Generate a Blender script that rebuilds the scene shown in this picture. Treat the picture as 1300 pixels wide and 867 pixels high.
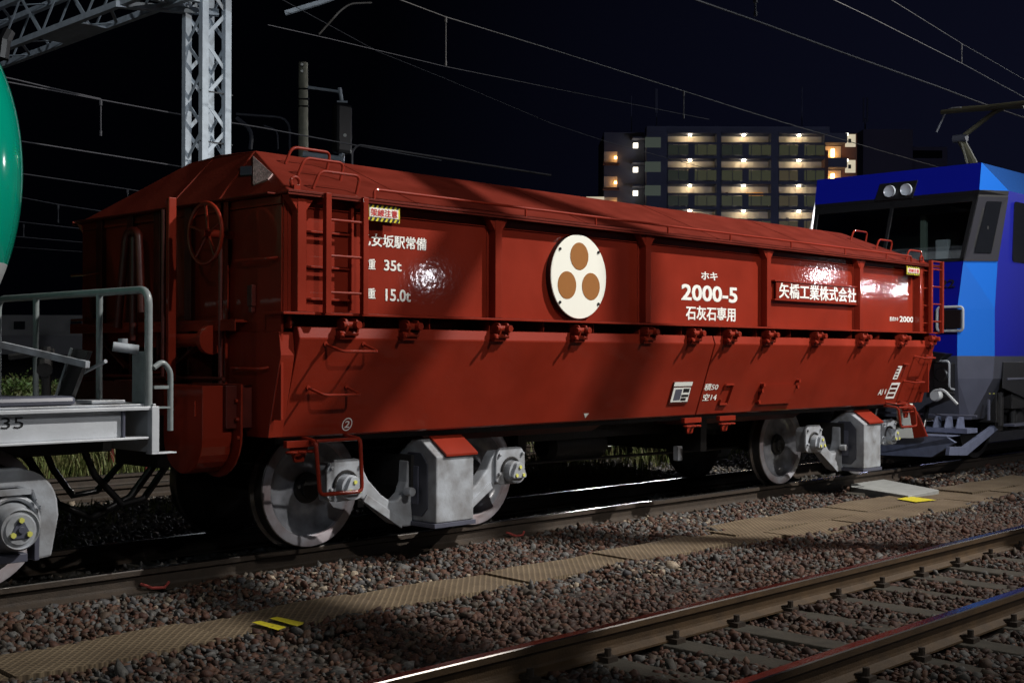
import bpy, bmesh, math, random
import numpy as np
from mathutils import Vector, Matrix
R = math.radians
random.seed(7); rng = np.random.default_rng(7)
for o in list(bpy.data.objects): bpy.data.objects.remove(o)
scene = bpy.context.scene
COL = scene.collection

# ---------------------------------------------------------------- camera
F, TH, CY, H, ROLL = 1585.857, R(44.1897), 449.1233, 1.4131, 0.0033
cam = bpy.data.cameras.new('camera'); cam_o = bpy.data.objects.new('camera', cam); COL.objects.link(cam_o)
cam.sensor_width = 36; cam.lens = F / 1300 * 36
cam.shift_y = (CY - 433.5) / 1300
cam.clip_start = .05; cam.clip_end = 2000
cam_o.location = (0, 0, H)
cam_o.rotation_euler = (Matrix.Rotation(TH - math.pi/2, 4, 'Z') @ Matrix.Rotation(math.pi/2, 4, 'X') @ Matrix.Rotation(ROLL, 4, 'Z')).to_euler()
scene.camera = cam_o

def ray(x, y):
    u = x - 650; v = y - CY; c, s = math.cos(ROLL), math.sin(ROLL)
    r = (c*u + s*v)/F; d = -(-s*u + c*v)/F
    return (math.cos(TH) + r*math.sin(TH), math.sin(TH) - r*math.cos(TH), d)
def onY(x, y, Y):
    d = ray(x, y); t = Y/d[1]; return (d[0]*t, Y, H + d[2]*t)
def onX(x, y, X):
    d = ray(x, y); t = X/d[0]; return (X, d[1]*t, H + d[2]*t)
def onZ(x, y, Z):
    d = ray(x, y); t = (Z-H)/d[2]; return (d[0]*t, d[1]*t, Z)

# ---------------------------------------------------------------- sky and exposure
world = bpy.data.worlds.new('World'); scene.world = world; world.use_nodes = True
nt = world.node_tree; bg = nt.nodes['Background']
tc = nt.nodes.new('ShaderNodeTexCoord'); sx = nt.nodes.new('ShaderNodeSeparateXYZ'); nt.links.new(tc.outputs['Generated'], sx.inputs[0])
rp = nt.nodes.new('ShaderNodeValToRGB'); rp.color_ramp.elements[0].position = .62; rp.color_ramp.elements[0].color = (.0003, .0004, .0009, 1)
rp.color_ramp.elements[1].position = 1.0; rp.color_ramp.elements[1].color = (.0040, .0046, .0125, 1)
nt.links.new(sx.outputs[0], rp.inputs[0]); nt.links.new(rp.outputs[0], bg.inputs[0]); bg.inputs[1].default_value = 1.0
scene.view_settings.view_transform = 'Standard'; scene.view_settings.look = 'None'
scene.view_settings.exposure = 0; scene.view_settings.gamma = 1
scene.render.engine = 'CYCLES'

def light(kind, name, loc, target, power, color, size, cone=60, blend=.5):
    l = bpy.data.lights.new(name, kind); o = bpy.data.objects.new(name, l); COL.objects.link(o)
    l.energy = power; l.color = color
    if kind == 'SUN': l.angle = size
    else: l.shadow_soft_size = size
    if kind == 'SPOT': l.spot_size = R(cone); l.spot_blend = blend
    o.location = loc; d = Vector(target) - Vector(loc)
    o.rotation_euler = d.to_track_quat('-Z', 'Y').to_euler(); return o
for px, py in ((5, 205), (21, 222)):   # lamps mirrored in the round tank end
    C_, A_ = Vector((2.86, 8.013, 2.47)), Vector((.58, 1.14, 1.14)); d = Vector(ray(px, py)); o_ = Vector((0, 0, H))-C_
    u = Vector([d[i]/A_[i] for i in range(3)]); v = Vector([o_[i]/A_[i] for i in range(3)]); a_, b_, c_ = u.dot(u), 2*u.dot(v), v.dot(v)-1; dis = b_*b_-4*a_*c_
    if dis > 0:
        t = (-b_-math.sqrt(dis))/(2*a_); hit = Vector((0, 0, H))+d*t; n_ = Vector([(hit[i]-C_[i])/A_[i]**2 for i in range(3)]).normalized(); rf = d-2*d.dot(n_)*n_; rf.normalize(); print('tank lamp', px, rf[:])
        if rf.z > .02: light('POINT', 'distant_yard_lamp', hit+rf*35, hit, 1300, (1, .98, 1), .35)
d = ray(1130, 449); light('POINT', 'added_facade_fill', (d[0]*105, d[1]*105, 12), (0, 0, 0), 7000, (.6, .65, 1), .5)  # added point fill that lifts the dark facades
light('SUN', 'moonlight', (0, 0, 50), (-10, 18, 35), .012, (.7, .8, 1), R(1))
# yard floodlights: one strong on a mast to the right behind the camera, a weaker second, then added fill spots
YARD_AND_ADDED = [('SPOT', (18.9, -6.5, 18.5), (9.2, 9.4, 3.0), 38500, (1, .955, .90), .20, 46, 1.0),
        ('SPOT', (5, -14, 15), (8.6, 9.0, 2.6), 8000, (1, .96, .92), .22, 34, 1.0),
        ('SPOT', (-16, -14, 13), (9, 20, 4), 1500, (.80, .90, 1), .3, 80, .6),  # added wide fill from the left
        ('SPOT', (34, -6, 13), (11, 20, 5), 6500, (.86, .93, 1), .3, 44, .7),  # added fill reaching the lattice mast
        ('SPOT', (-8, -14, 13), (15.6, 8.2, 3.3), 21000, (.9, .93, 1), .3, 15, .8),  # narrow spot added to light the locomotive front alone
        ('SPOT', (-7, -12, 12), (9.5, 21, 7.6), 11000, (.9, .95, 1), .3, 26, .8),  # narrow spot added for the gantry beam, clear of the wagon
        ('SPOT', (-30, 6, 9), (4.7, 8, 1.4), 1000, (1, .93, .9), .3, 50, .7)]  # weak spot added to put highlights on the wagon end
for i, a in enumerate(YARD_AND_ADDED): light(a[0], 'yard_and_added_flood', *a[1:])
for px, py, D, pw in ((1043, 350, 45, 30000), (1100, 366, 47, 20000), (1146, 368, 45, 24000), (541, 352, 22, 5200)):
    P = onY(px, py, 6.66); d = ray(px, py); t = D/d[1]
    pos = (P[0] + d[0]*t, P[1] - D, P[2] + d[2]*t)
    light('POINT', 'distant_yard_lamp', pos, P, pw*(.022 if D < 30 else .038), (.95, .93, 1), .18)
P = onZ(750, 643, 0); d = ray(750, 643); light('POINT', 'distant_yard_lamp', (P[0]+d[0]*42, P[1]+d[1]*42, -d[2]*42), P, 1400, (.95, .97, 1), .3)

# ---------------------------------------------------------------- materials
def mat(name, col, rough=.5, metal=0., var=0., vscale=8, bump=0., bscale=40, coat=0., emis=None, estr=0, col2=None, wav=0., spec=.5, rvar=0., crough=.12, coatbump=0.):
    m = bpy.data.materials.new(name); m.use_nodes = True; n = m.node_tree; b = n.nodes['Principled BSDF']
    L = n.links.new
    b.inputs['Base Color'].default_value = (*col, 1); b.inputs['Roughness'].default_value = rough
    b.inputs['Metallic'].default_value = metal; b.inputs['Coat Weight'].default_value = coat; b.inputs['Coat Roughness'].default_value = crough
    b.inputs['Specular IOR Level'].default_value = spec
    tc = n.nodes.new('ShaderNodeTexCoord')
    geo = n.nodes.new('ShaderNodeNewGeometry')
    src = geo.outputs['Position']
    if var > 0:
        nz = n.nodes.new('ShaderNodeTexNoise'); nz.inputs['Scale'].default_value = vscale; nz.inputs['Detail'].default_value = 6; L(src, nz.inputs['Vector'])
        r = n.nodes.new('ShaderNodeValToRGB'); r.color_ramp.elements[0].position = .3; r.color_ramp.elements[1].position = .7
        c2 = col2 or tuple(c*(1-var) for c in col)
        r.color_ramp.elements[0].color = (*c2, 1); r.color_ramp.elements[1].color = (*[min(1, c*(1+var*.35)) for c in col], 1)
        L(nz.outputs[0], r.inputs[0]); L(r.outputs[0], b.inputs['Base Color'])
        if rvar:
            mr = n.nodes.new('ShaderNodeMapRange'); mr.inputs[1].default_value = .3; mr.inputs[2].default_value = .7
            mr.inputs[3].default_value = max(.02, rough - rvar); mr.inputs[4].default_value = rough + rvar; L(nz.outputs[0], mr.inputs[0]); L(mr.outputs[0], b.inputs['Roughness'])
    last = None
    for st, sc, dist in ((bump, bscale, .01), (wav, 1.7, .05)):
        if st > 0:
            nz = n.nodes.new('ShaderNodeTexNoise'); nz.inputs['Scale'].default_value = sc; nz.inputs['Detail'].default_value = 3; L(src, nz.inputs['Vector'])
            bp = n.nodes.new('ShaderNodeBump'); bp.inputs['Strength'].default_value = st; bp.inputs['Distance'].default_value = dist; L(nz.outputs[0], bp.inputs['Height'])
            if last: L(last.outputs[0], bp.inputs['Normal'])
            last = bp
    if last: L(last.outputs[0], b.inputs['Normal'])
    if coatbump:
        nz = n.nodes.new('ShaderNodeTexNoise'); nz.inputs['Scale'].default_value = 24; nz.inputs['Detail'].default_value = 2; nz.inputs['Roughness'].default_value = .5; L(src, nz.inputs['Vector'])
        bp = n.nodes.new('ShaderNodeBump'); bp.inputs['Strength'].default_value = coatbump; bp.inputs['Distance'].default_value = .02; L(nz.outputs[0], bp.inputs['Height'])
        L(bp.outputs[0], b.inputs['Coat Normal'])
    if emis: b.inputs['Emission Color'].default_value = (*emis, 1); b.inputs['Emission Strength'].default_value = estr
    return m
M = {}
M['red'] = mat('red_paint', (.222, .0205, .0088), .5, var=.20, vscale=2.5, bump=.08, bscale=70, wav=.10, rvar=.05, coat=.5, spec=.10, crough=.045, coatbump=.017)
M['redroof'] = mat('red_roof_paint', (.125, .0145, .0075), .55, spec=.12, var=.22, vscale=4, bump=.15, bscale=60, wav=.1, rvar=.08)
M['darkred'] = mat('dark_red_paint', (.085, .009, .005), .42, var=.35, vscale=9, bump=.15, bscale=50)  # darker red for hoppers, end parts and small fittings
M['white'] = mat('white_lettering', (.80, .80, .76), .45, var=.06, vscale=20)
M['whitep'] = mat('white_enamel', (.80, .80, .72), .30)
M['ochre'] = mat('ochre_enamel', (.30, .125, .035), .35, var=.05, vscale=30)
M['grey'] = mat('light_grey_paint', (.36, .39, .43), .33, var=.30, vscale=7, col2=(.20, .20, .205), bump=.12, bscale=60, wav=.08, rvar=.06)
M['wheelgrey'] = mat('wheel_grey_paint', (.50, .52, .57), .30, var=.25, vscale=5, col2=(.30, .22, .22), bump=.1, bscale=30)
M['wheelweb'] = mat('wheel_disc_paint', (.46, .48, .53), .20, var=.5, vscale=3.5, col2=(.07, .07, .075), bump=.15, bscale=20)
M['grime'] = mat('black_grime', (.012, .011, .011), .55, var=.3, vscale=14, bump=.4, bscale=40)
M['black'] = mat('black_paint', (.008, .008, .009), .35)
M['steel'] = mat('worn_steel', (.26, .245, .23), .24, metal=1., var=.15, vscale=30)
M['treadm'] = mat('wheel_tread_steel', (.20, .19, .185), .33, metal=.9, var=.2, vscale=30)
M['rust'] = mat('rusty_rail_side', (.035, .023, .014), .72, var=.35, vscale=14, bump=.3, bscale=90)
M['rust2'] = mat('ochre_rusty_rail_side', (.070, .040, .016), .62, var=.35, vscale=9, bump=.3, bscale=90)
M['yellow'] = mat('yellow_paint', (.70, .60, .03), .5, var=.25, vscale=60)
M['bolt'] = mat('yellow_bolt_paint', (.62, .62, .14), .4)
M['redtxt'] = mat('red_ink', (.55, .03, .03), .5)
M['txtblack'] = mat('black_ink', (.010, .010, .012), .5)
M['paper'] = mat('paper_card', (.72, .74, .70), .6)
M['navy'] = mat('dark_blue_paint', (.004, .008, .27), .35, wav=.04, coat=.08, spec=.15)
M['sky'] = mat('light_blue_paint', (.012, .155, .66), .35, wav=.04, coat=.08, spec=.2)
M['locogrey'] = mat('dark_grey_loco_paint', (.055, .058, .075), .32, var=.15, vscale=5)
M['locogrey2'] = mat('mid_grey_loco_paint', (.095, .10, .135), .32, var=.15, vscale=5)
M['plow'] = mat('blue_grey_paint', (.14, .16, .24), .4, var=.25, vscale=12)
M['green'] = mat('green_tank_paint', (.0, .30, .20), .12, bump=.03, bscale=30, wav=.06, coat=.6)
M['tankwhite'] = mat('tank_grey_paint', (.42, .44, .45), .25, wav=.04)
M['sill'] = mat('white_grey_sill_paint', (.55, .58, .62), .35, var=.12, vscale=7, bump=.1, bscale=60)
M['rail_t'] = mat('grey_green_handrail_paint', (.23, .26, .265), .3, var=.15, vscale=20)
M['galv'] = mat('galvanised_lattice', (.42, .48, .54), .45, var=.2, vscale=8)
M['conc'] = mat('concrete', (.052, .045, .033), .9, var=.35, vscale=11, bump=.35, bscale=60)
M['slab'] = mat('pale_concrete_slab', (.30, .31, .30), .85, var=.2, vscale=9, bump=.3, bscale=80)
M['polec'] = mat('grey_concrete_pole', (.22, .22, .17), .8, var=.25, vscale=6)
M['wire'] = mat('dull_copper_wire', (.10, .095, .09), .6)
M['wire2'] = mat('weathered_cable', (.035, .035, .042), .7)
M['lamp'] = mat('pale_headlamp_glint', (.42, .46, .50), .25)  # pale lens colour stands in for reflections
M['pantob'] = mat('pantograph_steel', (.10, .095, .06), .5)

def make_glass():
    m = bpy.data.materials.new('tinted_glass'); m.use_nodes = True; n = m.node_tree
    n.nodes.clear(); out = n.nodes.new('ShaderNodeOutputMaterial'); mx = n.nodes.new('ShaderNodeMixShader')
    t = n.nodes.new('ShaderNodeBsdfTransparent'); t.inputs[0].default_value = (.55, .6, .6, 1)
    g = n.nodes.new('ShaderNodeBsdfGlossy'); g.inputs['Roughness'].default_value = .03
    fr = n.nodes.new('ShaderNodeFresnel'); fr.inputs[0].default_value = 1.6
    n.links.new(fr.outputs[0], mx.inputs[0]); n.links.new(t.outputs[0], mx.inputs[1]); n.links.new(g.outputs[0], mx.inputs[2]); n.links.new(mx.outputs[0], out.inputs[0])
    return m
M['glass'] = make_glass()

# ---------------------------------------------------------------- mesh helpers
class MB:
    def __init__(s): s.v = []; s.f = []; s.m = []
    def add(s, vs, fs, mi=0):
        b = len(s.v); s.v += [tuple(p) for p in vs]; s.f += [tuple(b+i for i in f) for f in fs]; s.m += [mi]*len(fs); return s
    def box(s, x0, x1, y0, y1, z0, z1, mi=0):
        vs = [(x, y, z) for x in (x0, x1) for y in (y0, y1) for z in (z0, z1)]
        return s.add(vs, [(0, 1, 3, 2), (4, 6, 7, 5), (0, 4, 5, 1), (2, 3, 7, 6), (0, 2, 6, 4), (1, 5, 7, 3)], mi)
    def bar(s, p0, p1, w, h, mi=0, up=(0, 0, 1)):
        p0, p1 = Vector(p0), Vector(p1); d = (p1-p0).normalized(); up = Vector(up)
        if abs(d.dot(up)) > .98: up = Vector((1, 0, 0))
        a = d.cross(up).normalized()*w/2; b = a.cross(d).normalized()*h/2
        vs = [p + i*a + j*b for p in (p0, p1) for i, j in ((-1, -1), (1, -1), (1, 1), (-1, 1))]
        return s.add(vs, [(0, 3, 2, 1), (4, 5, 6, 7), (0, 1, 5, 4), (1, 2, 6, 5), (2, 3, 7, 6), (3, 0, 4, 7)], mi)
    def tube(s, pts, r, n=8, mi=0, closed=False):
        pts = [Vector(p) for p in pts]; N = len(pts); rings = []
        ref = None
        for i, p in enumerate(pts):
            if closed: d = (pts[(i+1) % N]-pts[i-1]).normalized()
            else: d = (pts[min(i+1, N-1)]-pts[max(i-1, 0)]).normalized()
            if ref is None:
                ref = Vector((0, 0, 1)) if abs(d.z) < .9 else Vector((1, 0, 0))
            a = (ref - d*ref.dot(d)).normalized(); ref = a; b = d.cross(a)
            rr = r[i] if isinstance(r, (list, tuple)) else r
            rings.append([p + rr*(math.cos(2*math.pi*k/n)*a + math.sin(2*math.pi*k/n)*b) for k in range(n)])
        vs = [v for g in rings for v in g]; fs = []
        for i in range(N if closed else N-1):
            j = (i+1) % N
            for k in range(n): fs.append((i*n+k, i*n+(k+1) % n, j*n+(k+1) % n, j*n+k))
        if not closed: fs += [tuple(range(n))[::-1], tuple((N-1)*n+k for k in range(n))]
        return s.add(vs, fs, mi)
    def lathe(s, prof, o, axis='Y', n=32, mi=0, mis=None):
        # prof: list of (radius, along)
        vs = []; fs = []
        for r, a in prof:
            for k in range(n):
                c, t = r*math.cos(2*math.pi*k/n), r*math.sin(2*math.pi*k/n)
                p = {'Y': (c, a, t), 'X': (a, c, t), 'Z': (c, t, a)}[axis]
                vs.append((o[0]+p[0], o[1]+p[1], o[2]+p[2]))
        b = len(s.v); s.v += vs
        for i in range(len(prof)-1):
            for k in range(n):
                s.f.append((b+i*n+k, b+i*n+(k+1) % n, b+(i+1)*n+(k+1) % n, b+(i+1)*n+k)); s.m.append(mis[i] if mis else mi)
        for i, e in ((0, 1), (len(prof)-1, -1)):
            if prof[i][0] > 1e-4: s.f.append(tuple(b+i*n+k for k in range(n))[::e]); s.m.append(mi)
        return s
    def cyl(s, p0, p1, r, n=16, mi=0): return s.tube([p0, p1], r, n, mi)
    def prism(s, poly, a0, a1, axis='Y', mi=0):
        # poly in the plane across axis: Y -> (x,z), X -> (y,z), Z -> (x,y)
        def P(p, a): return {'Y': (p[0], a, p[1]), 'X': (a, p[0], p[1]), 'Z': (p[0], p[1], a)}[axis]
        n = len(poly); vs = [P(p, a0) for p in poly] + [P(p, a1) for p in poly]
        fs = [tuple(range(n)), tuple(range(n, 2*n))[::-1]] + [(i, (i+1) % n, n+(i+1) % n, n+i) for i in range(n)]
        return s.add(vs, fs, mi)
    def mirror(s, yc):
        n = len(s.v); k = len(s.f)
        s.v += [(x, 2*yc-y, z) for x, y, z in s.v]; s.f += [tuple(n+i for i in f[::-1]) for f in s.f[:k]]; s.m += s.m[:k]; return s
    def build(s, name, mats, parent=None, bevel=0, smooth=False, label=None):
        me = bpy.data.meshes.new(name); me.from_pydata(s.v, [], s.f)
        mats = mats if isinstance(mats, (list, tuple)) else [mats]
        for m in mats: me.materials.append(M[m] if isinstance(m, str) else m)
        me.polygons.foreach_set('material_index', s.m)
        bm = bmesh.new(); bm.from_mesh(me); bmesh.ops.recalc_face_normals(bm, faces=bm.faces); bm.to_mesh(me); bm.free()
        if smooth:
            me.polygons.foreach_set('use_smooth', [True]*len(me.polygons))
            me.set_sharp_from_angle(angle=R(38))
        o = bpy.data.objects.new(name, me); COL.objects.link(o)
        if parent: o.parent = parent; o.matrix_parent_inverse = Matrix.Translation(-parent.matrix_basis.translation) if parent.type == 'EMPTY' and not parent.get('_rot') else Matrix()
        if bevel:
            b = o.modifiers.new('bevel', 'BEVEL'); b.width = bevel; b.segments = 2; b.limit_method = 'ANGLE'; b.angle_limit = R(40); b.harden_normals = False
        if label: o['label'] = label
        return o
def tag(o, label, cat=None, group=None, kind=None):
    if label: o['label'] = label
    if cat: o['category'] = cat
    if group: o['group'] = group
    if kind: o['kind'] = kind
    return o
def thing(name, loc, label, cat, group=None):
    o = bpy.data.objects.new(name, None); COL.objects.link(o); o.location = loc; o.empty_display_size = .1
    return tag(o, label, cat, group)
def kids(o): return [c for c in list(bpy.data.objects) if c.parent == o]
def circ(cx, cz, r, n=24, a0=0, a1=2*math.pi): return [(cx+r*math.cos(a0+(a1-a0)*i/n), cz+r*math.sin(a0+(a1-a0)*i/n)) for i in range(n)]
def rounded(pts, r, n=4):
    out = []; N = len(pts)
    for i in range(N):
        p = Vector(pts[i]); a = Vector(pts[i-1]); b = Vector(pts[(i+1) % N])
        d0 = (a-p); d1 = (b-p); q = min(r, d0.length*.45, d1.length*.45)
        s, e = p+d0.normalized()*q, p+d1.normalized()*q
        for k in range(n+1):
            t = k/n; out.append(tuple(s.lerp(p, t).lerp(p.lerp(e, t), t)))
    return out
def bend(pts, r, n=5):
    out = [Vector(pts[0])]
    for i in range(1, len(pts)-1):
        p, a, b = Vector(pts[i]), Vector(pts[i-1]), Vector(pts[i+1])
        q = min(r, (a-p).length*.45, (b-p).length*.45); s = p+(a-p).normalized()*q; e = p+(b-p).normalized()*q
        for k in range(n+1):
            t = k/n; out.append(s.lerp(p, t).lerp(p.lerp(e, t), t))
    out.append(Vector(pts[-1])); return out

def text(name, s, x0, x1, z0, z1, Y, matname, parent, bold=.03, depth=.002, M4=None, label=None, shear=0):
    cu = bpy.data.curves.new(name, 'FONT'); cu.body = s; cu.offset = min(bold, .006); cu.resolution_u = 3; cu.extrude = 0; cu.fill_mode = 'BOTH'
    t = bpy.data.objects.new('tmp', cu); COL.objects.link(t); dg = bpy.context.evaluated_depsgraph_get(); dg.update()
    me = bpy.data.meshes.new_from_object(t.evaluated_get(dg)); bpy.data.objects.remove(t)
    me.name = name
    if bold > .008:
        bm = bmesh.new(); bm.from_mesh(me); src = bm.verts[:]+bm.edges[:]+bm.faces[:]
        for sx_, sy_, k in ((1, 0, 1), (0, 1, 2), (1, 1, 3), (.5, .5, 4)):
            g = bmesh.ops.duplicate(bm, geom=src)['geom']
            for v in [q for q in g if isinstance(q, bmesh.types.BMVert)]: v.co.x += sx_*bold*1.1; v.co.y += sy_*bold*.9; v.co.z = k*.01
        bm.to_mesh(me); bm.free()
    n = len(me.vertices); co = np.zeros(n*3); me.vertices.foreach_get('co', co); co = co.reshape(-1, 3)
    mn, mx = co.min(0), co.max(0)
    u = (co[:, 0]-mn[0])/(mx[0]-mn[0]); w = (co[:, 1]-mn[1])/(mx[1]-mn[1])
    out = np.zeros_like(co)
    if M4 is None:
        out[:, 0] = x0+(x1-x0)*u + shear*(w-.5)*(z1-z0); out[:, 1] = Y - co[:, 2]*.03; out[:, 2] = z0+(z1-z0)*w
    else:   # M4 = (origin, u vector, w vector) in metres
        o_, U, W = [np.array(q, float) for q in M4]; nn = np.cross(U, W); nn = nn/(np.linalg.norm(nn)+1e-9); out = o_ + u[:, None]*U + w[:, None]*W + co[:, 2:3]*.03*nn
    me.vertices.foreach_set('co', out.astype(np.float32).ravel()); me.materials.clear(); me.materials.append(M[matname]); me.update()
    o = bpy.data.objects.new(name, me); COL.objects.link(o)
    if parent: o.parent = parent; o.matrix_parent_inverse = Matrix.Translation(-parent.matrix_basis.translation)
    if label: o['label'] = label
    return o

# ================================================================ SETTING
YW, YN = 8.013, 3.62      # track centre lines (wagon track, near track)
GZ = -.175
# ground: one large sheet
gm = bpy.data.materials.new('dark_gravel_ground'); gm.use_nodes = True; n = gm.node_tree; b = n.nodes['Principled BSDF']
geo = n.nodes.new('ShaderNodeNewGeometry'); vo = n.nodes.new('ShaderNodeTexVoronoi'); vo.inputs['Scale'].default_value = 24; n.links.new(geo.outputs['Position'], vo.inputs['Vector'])
r = n.nodes.new('ShaderNodeValToRGB'); e = r.color_ramp.elements; e[0].color = (.012, .008, .006, 1); e[1].color = (.035, .030, .026, 1)
e2 = r.color_ramp.elements.new(.5); e2.color = (.022, .014, .010, 1)
sp = n.nodes.new('ShaderNodeSeparateColor'); n.links.new(vo.outputs['Color'], sp.inputs[0]); n.links.new(sp.outputs[0], r.inputs[0]); n.links.new(r.outputs[0], b.inputs['Base Color'])
bp = n.nodes.new('ShaderNodeBump'); bp.inputs['Strength'].default_value = .9; bp.inputs['Distance'].default_value = .03; bp.invert = True; n.links.new(vo.outputs['Distance'], bp.inputs['Height']); n.links.new(bp.outputs[0], b.inputs['Normal']); b.inputs['Roughness'].default_value = .9
M['ground'] = gm
tag(MB().add([(-500, -500, GZ-.02), (1500, -500, GZ-.02), (1500, 1500, GZ-.02), (-500, 1500, GZ-.02)], [(0, 1, 2, 3)]).build('ground', 'ground'), None, kind='structure')

# ballast stones: real stones in one mesh
sm = bpy.data.materials.new('ballast_stone'); sm.use_nodes = True; n = sm.node_tree; b = n.nodes['Principled BSDF']; b.inputs['Roughness'].default_value = .75
at = n.nodes.new('ShaderNodeAttribute'); at.attribute_name = 'tint'
r = n.nodes.new('ShaderNodeValToRGB'); cr = r.color_ramp; cr.interpolation = 'LINEAR'
for k, (p, c) in enumerate([(0, (0.026, 0.010, 0.005)), (.18, (0.062, 0.021, 0.010)), (.36, (0.075, 0.034, 0.017)), (.52, (0.053, 0.038, 0.025)), (.66, (0.048, 0.048, 0.044)), (.80, (0.101, 0.100, 0.098)), (.93, (0.040, 0.041, 0.047)), (1., (0.264, 0.221, 0.164))]):
    el = cr.elements[0] if k == 0 else (cr.elements[1] if k == 1 else cr.elements.new(p)); el.position = p; el.color = (*c, 1)
n.links.new(at.outputs['Fac'], r.inputs[0])
nz = n.nodes.new('ShaderNodeTexNoise'); nz.inputs['Scale'].default_value = 60; nz.inputs['Detail'].default_value = 4; geo = n.nodes.new('ShaderNodeNewGeometry'); n.links.new(geo.outputs['Position'], nz.inputs['Vector'])
mx = n.nodes.new('ShaderNodeMix'); mx.data_type = 'RGBA'; mx.blend_type = 'MULTIPLY'; mx.inputs[0].default_value = .8
r2 = n.nodes.new('ShaderNodeValToRGB'); r2.color_ramp.elements[0].position = .3; r2.color_ramp.elements[0].color = (.45, .42, .40, 1); r2.color_ramp.elements[1].position = .65; r2.color_ramp.elements[1].color = (1.25, 1.2, 1.15, 1)
n.links.new(nz.outputs[0], r2.inputs[0]); n.links.new(r.outputs[0], mx.inputs[6]); n.links.new(r2.outputs[0], mx.inputs[7]); n.links.new(mx.outputs[2], b.inputs['Base Color'])
bp = n.nodes.new('ShaderNodeBump'); bp.inputs['Strength'].default_value = .4; bp.inputs['Distance'].default_value = .006; n.links.new(nz.outputs[0], bp.inputs['Height']); n.links.new(bp.outputs[0], b.inputs['Normal'])
M['stone'] = sm

def ico():
    bm = bmesh.new(); bmesh.ops.create_icosphere(bm, subdivisions=1, radius=1); v = np.array([q.co[:] for q in bm.verts]); f = np.array([[q.index for q in p.verts] for p in bm.faces]); bm.free(); return v, f
def ico0():
    v = np.array([(1, 0, 0), (-1, 0, 0), (0, 1, 0), (0, -1, 0), (0, 0, 1), (0, 0, -1)], float)*1.0
    f = np.array([(0, 2, 4), (2, 1, 4), (1, 3, 4), (3, 0, 4), (2, 0, 5), (1, 2, 5), (3, 1, 5), (0, 3, 5)]); return v, f
def stones(name, regs, size, step, label, zf, base, tintf=None):
    P = []
    for (x0, x1, y0, y1, keep) in regs:
        gx = np.arange(x0, x1, step); gy = np.arange(y0, y1, step); X, Y = np.meshgrid(gx, gy); X = X.ravel()+rng.uniform(-.5, .5, X.size)*step; Y = Y.ravel()+rng.uniform(-.5, .5, Y.size)*step
        rr = X*math.sin(TH)-Y*math.cos(TH); w = X*math.cos(TH)+Y*math.sin(TH)
        k = (w > 1.5) & (np.abs(rr/np.maximum(w, .1)*F) < 850) & keep(X, Y); P.append(np.stack([X[k], Y[k]], 1))
    P = np.concatenate(P); N = len(P)
    bv, bf = base; nv, nf = len(bv), len(bf)
    S = size*rng.lognormal(0, .27, (N, 1))*rng.uniform(.62, 1.2, (N, 3)); S[:, 2] *= .75
    cub = bv/np.abs(bv).max(1, keepdims=True)*.80
    kx = rng.uniform(.1, .9, (N, 1, 1)); V = (bv[None]*(1-kx)+cub[None]*kx)*(1+rng.uniform(-.34, .22, (N, nv, 1)))*S[:, None, :]
    V[:, :, 2] *= rng.uniform(.55, 1.05, (N, 1)); V[:, :, 0] *= rng.uniform(.85, 1.35, (N, 1))
    q = rng.normal(size=(N, 4)); q[:, 1:3] *= .42; q /= np.linalg.norm(q, axis=1, keepdims=True)
    w_, x_, y_, z_ = q.T
    Rm = np.stack([1-2*(y_*y_+z_*z_), 2*(x_*y_-z_*w_), 2*(x_*z_+y_*w_), 2*(x_*y_+z_*w_), 1-2*(x_*x_+z_*z_), 2*(y_*z_-x_*w_), 2*(x_*z_-y_*w_), 2*(y_*z_+x_*w_), 1-2*(x_*x_+y_*y_)], 1).reshape(-1, 3, 3)
    V = np.einsum('nij,nkj->nki', Rm, V)
    z = zf(P[:, 0], P[:, 1]) + rng.uniform(-.012, .016, N)
    V[:, :, 0] += P[:, 0, None]; V[:, :, 1] += P[:, 1, None]; V[:, :, 2] += z[:, None]
    Fc = (bf[None]+(np.arange(N)*nv)[:, None, None]).reshape(-1, 3)
    me = bpy.data.meshes.new(name); me.vertices.add(N*nv); me.vertices.foreach_set('co', V.astype(np.float32).ravel())
    me.loops.add(len(Fc)*3); me.loops.foreach_set('vertex_index', Fc.astype(np.int32).ravel()); me.polygons.add(len(Fc)); me.polygons.foreach_set('loop_start', np.arange(0, len(Fc)*3, 3, dtype=np.int32))
    me.update(calc_edges=True)
    t = rng.uniform(0, 1, N)**.9
    if tintf is not None: t = np.clip(tintf(P, t), 0, 1)
    a = me.attributes.new('tint', 'FLOAT', 'POINT'); a.data.foreach_set('value', np.repeat(t, nv).astype(np.float32))
    me.materials.append(sm); o = bpy.data.objects.new(name, me); COL.objects.link(o); tag(o, label, kind='stuff'); print(name, N); return o

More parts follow.
